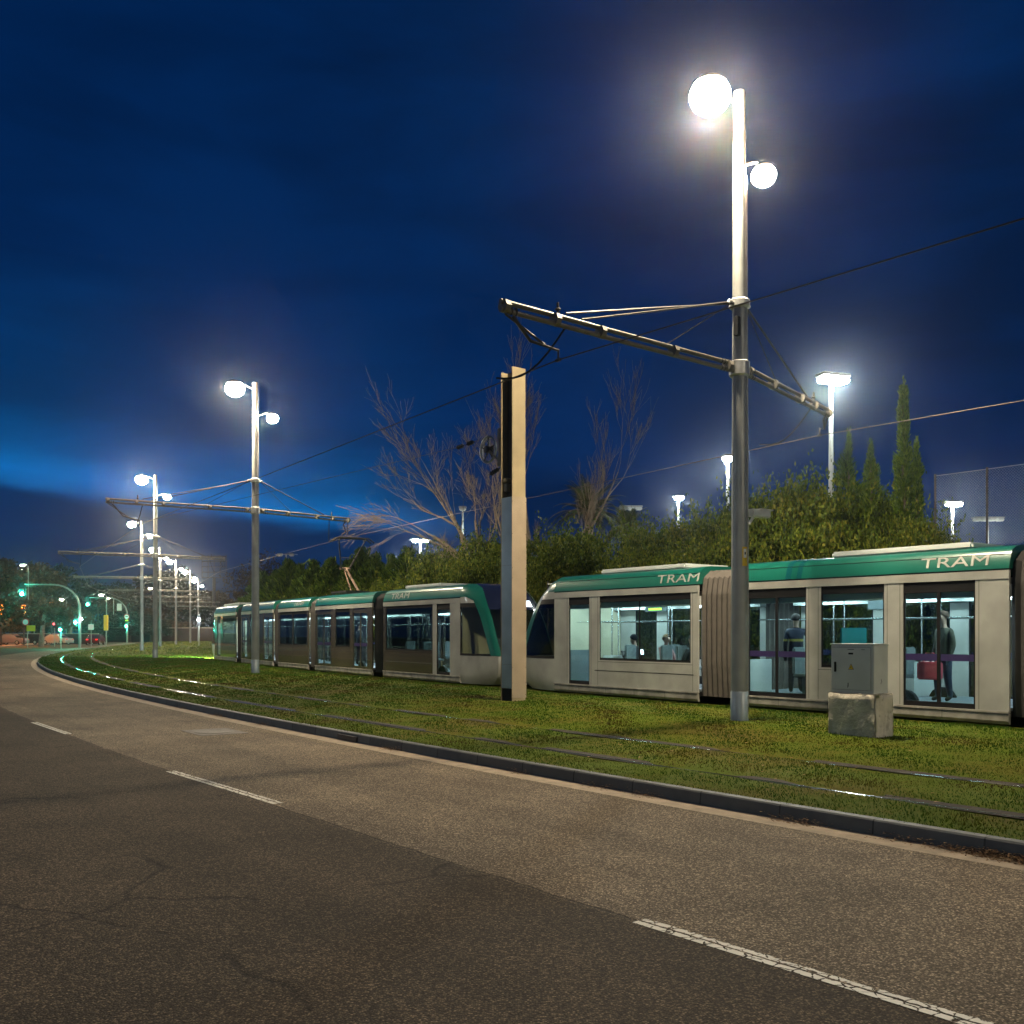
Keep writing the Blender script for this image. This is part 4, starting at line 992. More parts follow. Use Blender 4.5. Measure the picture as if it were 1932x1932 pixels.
sec1.window(w1[0], w1[1], 1.0, Z2, M_GL, (wm,)); sec1.door(*d1, 1, stripe=False)
sec1.interior(); sec1.gear([(.9, sec1.L-1.6, .10, M_INTW)])
sec1.P('panel_line', MB().box(w1[0]-.1, w1[1]+.2, HWID+.0005, HWID+.003, .70, .718).box(w1[0]-.1, w1[1]+.2, -HWID-.003, -HWID-.0005, .70, .718), M_BLACK)
for k in range(3):
    for vv in (-.85, .85): sec1.seat(w1[0] + .55 + k*.95, vv, 1 if k % 2 else -1)
sec1.clutter([('partition', w1[1]-.04, w1[1], .3, 1.2, .36, 1.12, M_INTW), ('partition', d1[1]+.05, d1[1]+.10, .2, 1.2, .36, 1.25, M_INTD), ('route_display', wm+.25, wm+1.1, -.06, .06, 2.32, 2.46, M_INTD)])
part('display_text', MB().box(wm+.45, wm+.95, .062, .066, 2.36, 2.42).xf(sec1.M), emat('lime_display', (.5, 1.0, .05), 3.0), sec1.main)
sec1.lettering('TRAM', (sec1.U(1228)+sec1.U(1330))/2, .32, M_WHITE)
nose(sec1, sec1.L, 1, False)
sec2.bellow(sec1, M_BELLOW)
sec3 = Sec(rt, s_b0 - .12 - .85 - 3.4, s_b0 - .12 - .85, 'car_section', M_WHITE)
sec3.shell([('win', .9, sec3.L-.9, 1.0, Z2)]); sec3.window(.9, sec3.L-.9, 1.0, Z2, M_GL); sec3.interior()
sec3.bellow(sec2, M_BELLOWD)
e_ = s_b0 - .12 - .85 - 3.4 - .85
sec4 = Sec(rt, e_ - 6.2, e_, 'car_section', M_WHITE)
sec4.shell([('door', .5, 1.4, Z1, Z2), ('win', 1.8, 5.6, 1.0, Z2)], 0.0, None); sec4.door(.5, 1.4, 1, stripe=False); sec4.window(1.8, 5.6, 1.0, Z2, M_GL, (3.7,)); sec4.interior(); nose(sec4, 0.0, -1, True); sec4.bellow(sec3, M_BELLOWD)

# ---------------- left tram (farther, dark glossy sides)
lt = empty('tram', at(S_(640), TC)); tag(lt, 'teal roofed tram at left with dark glossy sides and a pantograph raised', 'tram', 'coupled trams')
bx = [S_(869), S_(715), S_(710), S_(591), S_(586), S_(522), S_(517.5), S_(452), S_(447.5), S_(404.5)]
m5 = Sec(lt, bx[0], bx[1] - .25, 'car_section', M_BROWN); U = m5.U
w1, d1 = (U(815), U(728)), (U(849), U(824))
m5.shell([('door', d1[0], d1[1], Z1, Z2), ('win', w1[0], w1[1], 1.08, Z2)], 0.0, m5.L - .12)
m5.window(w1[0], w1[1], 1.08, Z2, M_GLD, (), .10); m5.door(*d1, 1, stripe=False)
m5.interior(); m5.gear([(2.0, m5.L-1.2, .10, M_INTW)])
for a, b in ((d1[1], d1[1]+.28), (.0, d1[0])):
    for sg in (1, -1): m5.P('cream_pillar', MB().box(a, b, *sorted((sg*HWID, sg*(HWID+.006))), Z1, Z2), M_WHITE)
m5.P('panel_line', MB().box(w1[0], w1[1], HWID+.0005, HWID+.003, .66, .672), M_STEEL)
for k in range(3): m5.seat(w1[0]+.5+k*.9, -.85, 1 if k % 2 else -1); m5.seat(w1[0]+.5+k*.9, .85, 1 if k % 2 else -1)
m5.lettering('TRAM', (U(733)+U(775))/2, .32, M_WHITE)
nose(m5, 0.0, -1, True)
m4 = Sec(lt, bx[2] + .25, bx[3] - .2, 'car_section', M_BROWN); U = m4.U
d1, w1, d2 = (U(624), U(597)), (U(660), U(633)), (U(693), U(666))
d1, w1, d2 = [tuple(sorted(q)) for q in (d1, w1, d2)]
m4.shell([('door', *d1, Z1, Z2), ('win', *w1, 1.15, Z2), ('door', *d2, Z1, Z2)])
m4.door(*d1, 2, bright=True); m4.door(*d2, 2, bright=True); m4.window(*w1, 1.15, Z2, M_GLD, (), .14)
m4.interior(); pant(m4, U(607))
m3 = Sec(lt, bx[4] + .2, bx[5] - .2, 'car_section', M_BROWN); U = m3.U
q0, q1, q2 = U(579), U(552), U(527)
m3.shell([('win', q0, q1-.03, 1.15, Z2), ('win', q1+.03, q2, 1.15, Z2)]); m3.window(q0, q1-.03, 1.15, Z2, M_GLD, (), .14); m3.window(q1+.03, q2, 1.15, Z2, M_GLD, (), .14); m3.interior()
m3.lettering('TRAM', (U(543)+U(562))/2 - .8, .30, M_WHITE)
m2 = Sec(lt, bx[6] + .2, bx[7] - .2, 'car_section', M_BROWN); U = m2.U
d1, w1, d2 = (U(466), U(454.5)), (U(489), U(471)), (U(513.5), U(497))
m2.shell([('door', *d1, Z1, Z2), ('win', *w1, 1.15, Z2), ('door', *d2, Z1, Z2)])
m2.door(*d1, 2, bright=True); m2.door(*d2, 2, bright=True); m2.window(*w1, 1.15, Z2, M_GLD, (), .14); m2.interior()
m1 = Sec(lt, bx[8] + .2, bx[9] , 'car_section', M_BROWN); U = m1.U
w1, d1 = (U(444), U(420)), (U(416), U(410))
m1.shell([('win', *w1, 1.05, Z2), ('door', *d1, Z1, Z2)]); m1.window(*w1, 1.05, Z2, M_GLD, (), .14); m1.door(*d1, 1, stripe=False); m1.interior(); m1.gear([(1.0, m1.L-1, .1, M_INTW)])
cn = nose(m1, m1.L - .12, 1, True)
for vv in (-.7, .7):
    p_ = m1.W(m1.L + 2.55, vv, .95) - lt.location; d_ = (m1.u - m1.v*(-.12) + Vector((0, 0, -.22))).normalized()
    l = spot(cn, p_, 9000, (.80, 1.0, .90), 75, .6, .08); l.rotation_euler = d_.to_track_quat('-Z', 'Y').to_euler()
for a, b in ((m5, m4), (m4, m3), (m3, m2), (m2, m1)): a.bellow(b, M_BELLOWD)
# bogies under the skirts
for root, secs in ((rt, (sec1, sec2, sec3, sec4)), (lt, (m5, m4, m3, m2, m1))):
    for S in secs:
        mb = MB(); cu = S.L/2
        for du in (-.8, .8):
            for vv in (-.75, .75): mb.lathe([(.28, vv-.06), (.30, vv-.05), (.30, vv+.05), (.28, vv+.06)], 16, (cu+du, 0, .28), 'y')
        S.P('bogie', mb.box(cu-1.2, cu+1.2, -.7, .7, .12, .19), M_BLACK)

# passengers
def rider(S, u, v, zf, rz, pose, m, hair, label):
    w_ = S.W(u, v, zf); a = math.atan2(S.u.y, S.u.x) + rz - math.pi/2; return person(w_, a, pose, m, hair, label)
NV = person_mat('navy_jacket', (.012, .016, .035), (.012, .012, .016), .92, 1.50, stripe=(1.18, 1.24, (.30, .24, .04)))
U = sec2.U
rider(sec2, U(1462), .55, .36, R(-60), 'hold', NV, ('dark', (.015, .012, .010)), 'person in dark navy jacket standing at the tram door beside the big pole')
PK = person_mat('olive_top', (.05, .05, .03), (.02, .04, .08), .90, 1.48)
rider(sec2, U(1742), .55, .36, R(70), 'stand', PK, ('brown', (.05, .03, .02)), 'person in olive top and blue trousers standing at the rightmost tram door')
bp_ = sec2.W(U(1728), .80, .36 + .62); bag = empty('shopping_bag', bp_, math.atan2(sec2.u.y, sec2.u.x)); tag(bag, 'rose pink shopping bag hanging beside the person in olive top', 'bag')
part('bag_body', MB().bbox(-.24, .24, -.09, .09, -.18, .18, .03), mat('rose_cloth', (.50, .07, .11), .7, 0, .2, 8), bag)
part('bag_strap', MB().tube([(-.14, 0, .17), (-.08, 0, .36), (.08, 0, .36), (.14, 0, .17)], .012, 6), MATS['rose_cloth'], bag, True)
U = sec1.U; ph = person_mat('black_coat', (.015, .016, .018), (.02, .02, .025), .42, 1.02)
rider(sec1, U(1160), .62, .36, R(0), 'phone', ph, ('black', (.01, .01, .01)), 'seated person in black coat looking at a lit phone')
wp_ = sec1.W(U(1174), .60, .36+.86)
pho = empty('phone', wp_); part('case', MB().bbox(-.04, .04, -.006, .006, -.075, .075, .003), M_BLACK, pho); part('screen', MB().box(-.035, .035, -.0085, -.0065, -.068, .068), emat('phone_screen', (.8, .95, 1.0), 6), pho); tag(pho, 'small phone with bright white screen held by the seated passenger', 'phone'); pho.rotation_euler = (R(-20), 0, R(10))
pk2 = person_mat('pale_pink_coat', (.50, .26, .26), (.05, .05, .06), .42, 1.02)
rider(sec1, U(1222), .62, .36, R(180), 'sit', pk2, ('fair', (.16, .10, .05)), 'seated person in pale pink coat in the right tram window')
bk2 = person_mat('charcoal_coat', (.03, .032, .035), (.03, .035, .05), .42, 1.02)
rider(sec1, U(1268), .62, .36, R(0), 'sit', bk2, ('grey', (.10, .10, .10)), 'seated person in charcoal coat behind the pale pink coat')
rider(m4, m4.U(646), .55, .36, R(-90), 'stand', person_mat('grey_coat', (.04, .042, .045), (.02, .02, .025), .80, 1.48), ('dark', (.015, .012, .010)), 'person in charcoal coat standing behind the left tram middle window')

# ------------------------------------------------------------------ plants
def leaf_quads(P, D, ln, wd, rng):
    """diamond leaves at P pointing along D"""
    k = len(P); D = D / np.linalg.norm(D, axis=1, keepdims=True)
    r = rng.normal(size=(k, 3)); S = np.cross(D, r); S /= np.linalg.norm(S, axis=1, keepdims=True) + 1e-9
    v = np.empty((k, 4, 3)); l = ln[:, None] if hasattr(ln, '__len__') else ln; w_ = wd[:, None] if hasattr(wd, '__len__') else wd
    v[:, 0] = P - D*l*.5; v[:, 1] = P + S*w_*.5; v[:, 2] = P + D*l*.5; v[:, 3] = P - S*w_*.5; return v
def conifer_mesh(h, r, n, seed, ln=.22, wd=.05, shape=.8, ragged=.35, base=0.0):
    g_ = np.random.default_rng(seed); t = g_.random(n) ** 1.15; a = g_.random(n) * 2*np.pi
    nb = 26                                                       # branches make tufts
    bt = g_.random(nb*4); ba = g_.random(nb*4)*2*np.pi; bl = g_.uniform(1-ragged, 1+ragged, nb*4)
    idx = g_.integers(0, nb*4, n); use = g_.random(n) < .82
    t = np.where(use, np.clip(bt[idx] + g_.normal(0, .012, n) + .05*g_.random(n), 0, .995), t); a = np.where(use, ba[idx] + g_.normal(0, .18, n), a)
    env = r * (1-t) ** shape * np.minimum(1, .55 + t*3) * np.where(use, bl[idx], .85)
    q = np.sqrt(g_.uniform(.12, 1, n)); rr = env*q
    P = np.stack([np.cos(a)*rr, np.sin(a)*rr, base + t*h + rr*.35], 1)
    D = np.stack([np.cos(a)*.55, np.sin(a)*.55, np.full(n, .85)], 1) + g_.normal(0, .25, (n, 3))
    v = leaf_quads(P, D, g_.uniform(.6, 1.3, n)*ln, g_.uniform(.6, 1.2, n)*wd, g_)
    m = 60; tt = np.linspace(.9, 1.0, m); P2 = np.stack([g_.normal(0, .03, m), g_.normal(0, .03, m), base + tt*h*1.04], 1)
    v2 = leaf_quads(P2, np.stack([g_.normal(0, .3, m), g_.normal(0, .3, m), np.ones(m)], 1), np.full(m, ln), np.full(m, wd), g_)
    return quads_mesh('crown', np.concatenate([v, v2]))
def bush_mesh(sx, sy, sz, n, seed, size=.10, blobs=14, top=True):
    g_ = np.random.default_rng(seed); vs = []
    for b in range(blobs):
        c = np.array([g_.uniform(-.75, .75)*sx, g_.uniform(-.7, .7)*sy, g_.uniform(.15, .78)*sz]); rad = np.array([sx, sy, sz*.6]) * g_.uniform(.28, .5)
        m = n // blobs; d = g_.normal(size=(m, 3)); d /= np.linalg.norm(d, axis=1, keepdims=True); q = g_.uniform(.55, 1.08, m)[:, None]
        P = c + d*rad*q; D = d + g_.normal(0, .8, (m, 3)); vs.append(leaf_quads(P, D, g_.uniform(.7, 1.4, m)*size, g_.uniform(.5, .9, m)*size, g_))
    m = n // 40; a = g_.random(m)*2*np.pi                            # loose shoots out of the top
    k = 24; sa = g_.uniform(-.85, .85, (k, 2)) * [sx, sy]; si = g_.integers(0, k, m); tq = g_.random(m)
    P = np.stack([sa[si, 0] + .35*np.sin(si*2.1)*tq, sa[si, 1] + .3*np.cos(si*1.7)*tq, sz*.82 + tq*sz*.32*(.4 + .6*np.abs(np.sin(si*3.3)))], 1) + g_.normal(0, .03, (m, 3))
    vs.append(leaf_quads(P, g_.normal(size=(m, 3)), np.full(m, size), np.full(m, size*.6), g_))
    V = np.concatenate(vs); V[:, :, 2] = np.maximum(V[:, :, 2], -.3); return quads_mesh('crown', V)
def tree_mesh(cr, ch, h0, n, seed, size=.35, blobs=22):
    g_ = np.random.default_rng(seed); vs = []
    for b in range(blobs):
        a = g_.random()*2*np.pi; q = math.sqrt(g_.random())*.8; z = g_.random()
        c = np.array([math.cos(a)*q*cr*(1 - .5*abs(z-.4)), math.sin(a)*q*cr*(1 - .5*abs(z-.4)), h0 + z*ch]); rad = np.array([cr, cr, ch*.45]) * g_.uniform(.2, .42)
        m = n // blobs; d = g_.normal(size=(m, 3)); d /= np.linalg.norm(d, axis=1, keepdims=True)
        P = c + d*rad*g_.uniform(.4, 1.1, m)[:, None]; vs.append(leaf_quads(P, d + g_.normal(0, .9, (m, 3)), g_.uniform(.7, 1.4, m)*size, g_.uniform(.4, .8, m)*size, g_))
    return quads_mesh('crown', np.concatenate(vs))
L_CYP = leafmat('cypress_leaves', [(.014, .030, .007), (.040, .085, .012), (.095, .155, .018), (.17, .23, .03)], .6, .3, .5)
L_IVY = leafmat('ivy_leaves', [(.008, .020, .005), (.022, .056, .008), (.050, .115, .012), (.11, .17, .018)], .35, .25, .7)
L_DRY = leafmat('dry_hedge_leaves', [(.016, .024, .006), (.045, .075, .009), (.10, .135, .014), (.18, .17, .022)], .6, .25, .8)
L_DARK = leafmat('dark_tree_leaves', [(.008, .012, .006), (.016, .026, .010), (.03, .04, .015)], .6, .15, .15)
L_WARM = leafmat('autumn_tree_leaves', [(.03, .022, .010), (.06, .045, .018), (.10, .065, .025)], .6, .2, .2)
L_PALM = leafmat('palm_leaves', [(.03, .045, .012), (.07, .09, .025), (.12, .13, .05)], .5, .15, .6)
def plant(name, me, m, loc, lab, cat, group=None, trunk=None, sc_=(1, 1, 1), rz=0.0):
    t = empty(name, loc, rz); tag(t, lab, cat, group)
    o = link('crown', me, m, t); o.scale = sc_
    if trunk:
        h_, r_ = trunk; part('trunk', MB().tube([(0, 0, -.4), (.03, 0, h_*.4), (0, .04, h_)], [r_, r_*.75, r_*.3], 8), M_BARK, t, True)
    return t
ORD = ['leftmost', 'second', 'third', 'fourth', 'fifth', 'sixth', 'seventh', 'eighth', 'ninth', 'tenth', 'eleventh', 'twelfth', 'thirteenth', 'fourteenth', 'fifteenth', 'sixteenth']
def hz(px, py, off):       # base point at this offset, and crown height that reaches row py at column px
    s = s_at(px, off, -16, 130); p = at(s, off); return p, CAM_H + (HOR - py)/FPX*p.y
def gz(off):
    return float(np.interp(-off, [7.2, 8.3, 9.2, 11.5, 16, 40], [0, .2, 1.4, 2.4, 3.0, 3.0]))
con = [conifer_mesh(1, .30, 9000, 11, .085, .018, .75, .45), conifer_mesh(1, .34, 9000, 12, .085, .018, .7, .5), conifer_mesh(1, .27, 9000, 13, .09, .016, .85, .4)]
# tall back row of hedge conifers, left part
row = [(396, 1120), (413, 1088), (432, 1108), (452, 1092), (470, 1100), (497, 1082), (520, 1080), (545, 1060), (568, 1068), (592, 1062), (625, 1058), (655, 1062), (682, 1040), (708, 1050), (738, 1052), (772, 1040)]
for i, (px, py) in enumerate(row):
    off = -11.0 - (i % 3)*.5; p, zt = hz(px, py, off); b = gz(off) - .5; h_ = zt - b
    plant('hedge_conifer', con[i % 3], L_CYP, (p.x, p.y, b), '%s conifer%s in the feathery hedge behind the left tram' % (ORD[i], '' if i == 0 else ' from the left'), 'conifer', 'conifers in the hedge behind the left tram', (h_*.8, .09), (h_*1.35, h_*1.35, h_), i*1.3)
hb = [bush_mesh(1, .8, 1, 36000, 21, .042, 22), bush_mesh(1, .8, 1, 36000, 22, .042, 26), bush_mesh(1, .8, 1, 36000, 23, .042, 20)]
# lower bushes filling the hedge in front
low = [(410, 1128, 1.9), (440, 1120, 1.8), (480, 1118, 2.0), (520, 1108, 2.0), (565, 1098, 2.0), (610, 1095, 2.0), (655, 1088, 2.0), (700, 1080, 2.0), (745, 1072, 2.0), (785, 1060, 2.0), (830, 1046, 2.1), (868, 1042, 2.0), (905, 1035, 2.0)]
for i, (px, py, wd) in enumerate(low):
    off = -9.6 - (i % 2)*.5; p, zt = hz(px, py + (30 if px < 800 else 12), off); b = gz(off) - .6; h_ = zt - b
    plant('hedge_shrub', hb[i % 3], L_DRY if i % 3 == 2 else L_IVY, (p.x, p.y, b), '%s low shrub%s at the foot of the hedge behind the left tram' % (ORD[i], '' if i == 0 else ' from the left'), 'shrub', 'low shrubs along the hedge', (h_*.6, .06), (wd, wd, h_), i*2.1)
# bushes in the middle and the bramble mass at right: (px, py top, offset, half width, mat, label)
mid = [(850, 1022, -12.5, 2.2, L_DRY, 'loose yellowish shrub under the leaning bare tree left of the mast'),
       (925, 1000, -12.0, 2.4, L_DRY, 'tall mixed shrub directly behind the tan mast'),
       (1010, 1003, -12.5, 2.2, L_DRY, 'pale olive shrub right of the mast below the bare tree'),
       (1005, 1050, -9.6, 1.7, L_IVY, 'dark ivy shrub between mast and gap of the trams'),
       (1095, 985, -11.6, 2.6, L_CYP, 'big dark feathery shrub right of the mast, below the palm'),
       (1170, 1005, -10.8, 1.9, L_CYP, 'dark green shrub above the front of the right tram roof'),
       (1215, 1030, -9.7, 1.9, L_DRY, 'yellow leaved bush just above the right tram roof'),
       (1262, 1040, -9.5, 1.5, L_DRY, 'brownish yellow bush next to the rail above the right tram'),
       (1235, 985, -12.6, 2.0, L_CYP, 'lighter green conical shrub left of the single flood lamp'),
       (1300, 968, -11.6, 2.2, L_IVY, 'ivy mound left of the big pole, lit from behind'),
       (1365, 945, -11.4, 2.0, L_IVY, 'ivy mound directly behind the big pole'),
       (1345, 1020, -9.6, 2.0, L_DRY, 'low russet bush on the wall left of the big pole'),
       (1440, 916, -10.8, 2.0, L_IVY, 'tall glossy ivy mound just right of the security camera'),
       (1500, 890, -11.2, 2.3, L_IVY, 'highest glossy ivy mound, below the tall flood mast'),
       (1450, 985, -9.4, 2.0, L_IVY, 'low ivy mound right of the big pole above the teal roof'),
       (1540, 965, -9.4, 2.1, L_IVY, 'low dense ivy mound in the middle of the right hedge'),
       (1570, 905, -11.2, 2.0, L_IVY, 'ivy mound at the foot of the two ragged conifers'),
       (1640, 905, -11.0, 2.0, L_CYP, 'dark green shrub between ragged conifers and tall cypress'),
       (1635, 1000, -9.4, 2.0, L_DRY, 'low brownish bush below the ragged conifers'),
       (1715, 950, -10.4, 1.7, L_DRY, 'dim brown bush at the foot of the tall cypress'),
       (1728, 1010, -9.4, 1.6, L_DRY, 'low dim bush at the right end of the hedge')]
for i, (px, py, off, wd, m, lab) in enumerate(mid):
    p, zt = hz(px, py, off); b = gz(off) - .5; h_ = (zt - b)*.92
    plant('hedge_bush', hb[(i*2+1) % 3], m, (p.x, p.y, b), lab, 'bush', 'bushes on the bank behind the right tram', (h_*.5, .07), (wd, wd*.9, h_), i*1.7)
for px, py, off, r_, sh, n, lab in ((1597, 822, -11.5, 1.15, .85, 9000, 'taller of the two ragged conifers beside the tall flood mast'), (1643, 842, -11.6, .95, .85, 8000, 'shorter of the two ragged conifers beside the tall flood mast')):
    p, zt = hz(px, py, off); b = gz(off) - .4; plant('ragged_conifer', conifer_mesh(zt - b, r_, n, int(px), .20, .035, sh, .6), L_CYP, (p.x, p.y, b), lab, 'conifer', None, (zt - b - .4, .09))
for px, py, off, r_, n, lab in ((1703, 730, -11.0, .31, 14000, 'tall slender cypress rising above the right hedge'), (1729, 838, -11.3, .27, 7000, 'shorter slim cypress beside the tall one at right')):
    p, zt = hz(px, py, off); b = gz(off) - .4; plant('slender_cypress', conifer_mesh(zt - b, r_, n, int(px), .16, .035, .32, .4), L_CYP, (p.x, p.y, b), lab, 'cypress', None, (zt - b - .5, .10))
# bright foliage cut by the right edge, beyond the fence
p, zt = hz(1936, 985, -12.5); plant('slender_cypress', conifer_mesh(zt - 2.4, .6, 6000, 77, .16, .04, .5, .3), L_CYP, (p.x + .3, p.y, 2.3), 'lit cypress at the right picture edge behind the wire fence', 'cypress', None, (zt - 3, .09))

# bare trees
def bare_tree(loc, lab, limbs, seed, depth=5):
    """limbs: list of (start, direction, length, radius) of the main limbs"""
    rnd = random.Random(seed); mb = MB(); tw = MB()
    def grow(p, d, ln, r, lv, up):
        n = 5; pts = [p]; q = p; dd = d.normalized()
        for i in range(n):
            dd = (dd + Vector((rnd.gauss(0, .09), rnd.gauss(0, .09), rnd.gauss(0, .07) + up*.07))).normalized(); q = q + dd*ln/n; pts.append(q)
        rad = [max(.007, r*(1 - .55*i/n)) for i in range(n+1)]
        (mb if r > .03 else tw).tube(pts, rad, 7 if r > .05 else (5 if r > .02 else 3), False)
        if lv <= 0: return
        k = rnd.choice((3, 3, 4)) if lv > 1 else rnd.choice((3, 4, 5))
        for j in range(k):
            f = rnd.uniform(.30, 1.0) if j else 1.0; i0 = min(n, max(1, int(round(f*n)))); ax = Vector((rnd.gauss(0, 1), rnd.gauss(0, 1), rnd.gauss(0, .6)))
            nd = (pts[i0] - pts[i0-1]).normalized() + ax.normalized()*(rnd.uniform(.25, .65) if j else .2)
            grow(pts[i0], nd, ln*rnd.uniform(.50, .80), max(.0075, rad[i0]*rnd.uniform(.48, .70)), lv-1, up)
    t = empty('bare_tree', loc); tag(t, lab, 'bare tree')
    for st_, d, ln, r, up in limbs: grow(Vector(st_), Vector(d), ln, r, depth-1, up)
    part('branches', mb, M_BARKP, t, True); o = part('twigs', tw, M_BARKP, t, True); return t
p, _ = hz(950, 1000, -13.5)
bare_tree((p.x, p.y, 2.2), 'bare tree leaning far to the left beside the tan mast', [((0, 0, 0), (-.35, .1, 1), 2.4, .30, .2), ((-.6, .1, 2.0), (-1.2, .1, 1.0), 3.9, .19, -.35), ((-.7, .15, 2.1), (-.85, .2, 1.5), 4.2, .17, .6), ((-.7, .1, 2.0), (-.25, -.1, 1.3), 3.4, .14, .6)], 5, 6)
p, _ = hz(995, 1010, -13.0)
bare_tree((p.x, p.y, 2.2), 'bare tree with upright limbs spreading right of the tan mast', [((0, 0, 0), (.0, .1, 1), 1.8, .26, .2), ((.0, .1, 1.3), (.05, .1, 1), 4.6, .18, 1.2), ((.0, .1, .8), (1.0, .0, .75), 4.6, .20, 1.9), ((0, .1, 1.2), (-.35, .1, 1), 4.0, .13, 1.2)], 9, 6)
p, _ = hz(1320, 960, -15)
bare_tree((p.x, p.y, 3.0), 'small bare tree between two flood lamps left of the big pole', [((0, 0, 0), (.05, 0, 1), 1.2, .05, .6), ((0, 0, .8), (-.4, 0, 1), 1.0, .03, .6), ((0, 0, .9), (.4, 0, 1), 1.0, .03, .6)], 14, 3)
# palm
def palm(loc, top, r, seed):
    rnd = random.Random(seed); g_ = np.random.default_rng(seed); t = empty('palm_tree', loc); tag(t, 'palm tree with arching fronds behind the hedge, right of the mast', 'palm tree')
    part('trunk', MB().tube([(0, 0, -.5), (0, 0, top*.5), (.05, 0, top)], [.26, .22, .24], 12), M_BARK, t, True)
    rc = MB(); vs = []
    for k in range(46):
        a = rnd.uniform(0, 6.283); el = rnd.uniform(-.1, 1.35); ln = r*rnd.uniform(.8, 1.1); p = Vector((0, 0, top)); pts = []
        for i in range(13):
            pts.append(p.copy()); e2 = el - 1.5*(i/12)**1.6*(1.1 - .4*el); p = p + Vector((math.cos(a)*math.cos(e2), math.sin(a)*math.cos(e2), math.sin(e2)))*ln/12
        rc.tube(pts, [.025*(1 - .8*i/12) for i in range(13)], 4, False)
        for i in range(1, 13):
            for u_ in (0, .33, .66):
                q = pts[i-1].lerp(pts[i], u_); d = (pts[i] - pts[i-1]).normalized(); s_ = d.cross(Vector((0, 0, 1))).normalized(); l_ = .42*math.sin(math.pi*min(.95, (i+u_)/13 + .08)) + .08
                for sg in (1, -1):
                    e_ = q + (s_*sg*.8 + d*.65 + Vector((0, 0, -.12)))*l_; n_ = d*.022
                    vs.append([tuple(q - n_), tuple(q + n_), tuple(e_ + n_*.2), tuple(e_ - n_*.2)])
    o = link('crown', quads_mesh('crown', np.array(vs)), L_PALM, t); part('frond_stems', rc, M_BARKP, o, True); return t
p, zt = hz(1108, 968, -17); palm((p.x, p.y, 2.8), zt - 2.8, 2.2, 4)
p, zt = hz(1185, 1000, -22); pp_ = palm((p.x, p.y, 2.8), zt - 2.8, 1.7, 6); pp_['label'] = 'smaller palm tree half hidden behind the hedge, right of the larger palm'

# ------------------------------------------------------------------ rail along the wall and chain-link fence
def railing(px0, px1, off, zt, lab):
    s0, s1 = s_at(px1, off, -16, 60), s_at(px0, off, -16, 60); t = empty('wall_railing', at(s0, off)); tag(t, lab, 'railing'); iv = Matrix.Translation(-t.location)
    n = max(2, int((s1-s0)/1.9)); 
    for i in range(n+1):
        p_ = at(s0 + (s1-s0)*i/n, off); part('post', MB().tube([(p_.x, p_.y, .3), (p_.x, p_.y, zt+.12)], .03, 8).xf(iv), M_DARKM, t, True)
    part('rail', MB().tube([at(s0 + (s1-s0)*i/8, off, zt) for i in range(9)], .025, 8).xf(iv), M_GALV, t, True)
    part('rail', MB().tube([at(s0 + (s1-s0)*i/8, off, zt-.5) for i in range(9)], .02, 8).xf(iv), M_GALV, t, True); return t
railing(870, 945, -8.6, 3.72, 'thin metal railing above the nose of the left tram')
railing(1036, 1128, -8.6, 3.62, 'thin metal railing above the front of the right tram')
def chain_fence():
    off = -10.6; s0, s1 = s_at(1960, off, -20, 40), s_at(1762, off, -20, 40)
    a = at(s0, off); b = at(s1, off); zb, za, zc = 2.2, CAM_H + (HOR - 915)/FPX*a.y, CAM_H + (HOR - 898)/FPX*b.y
    t = empty('chain_link_fence', (b.x, b.y, zb)); tag(t, 'tall chain link wire fence at the right edge above the tram roof', 'fence'); iv = Matrix.Translation(-t.location)
    d = (a - b); Ln = d.length; d.normalize(); h_ = zc - zb
    for i, f in enumerate((0, .5, 1.0)):
        q = b + d*Ln*f; part('post', MB().tube([(q.x, q.y, zb), (q.x, q.y, zb + h_ + .05)], .032, 8).xf(iv), M_DARKM, t, True)
    part('top_wire', MB().tube([b + Vector((0, 0, zb + h_)), a + Vector((0, 0, zb + h_))], .008, 5).xf(iv), M_GALV, t)
    mb = MB(); st_ = .075; N_ = int((Ln + h_)/st_)
    def line(x0, z0, x1, z1, k):
        p_ = b + d*x0 + Vector((0, 0, zb + z0)); q = b + d*x1 + Vector((0, 0, zb + z1)); mb.tube([p_, q], .0012, 3, False)
    for i in range(N_):
        c = i*st_
        x0, z0 = (c, 0) if c <= Ln else (Ln, c - Ln); x1, z1 = (0, c) if c <= h_ else (c - h_, h_)
        if z0 <= h_ and x1 <= Ln: line(x0, z0, x1, z1, 0); line(Ln - x0, z0, Ln - x1, z1, 1)
    part('wire_mesh', mb.xf(iv), M_GALV2, t)
chain_fence()

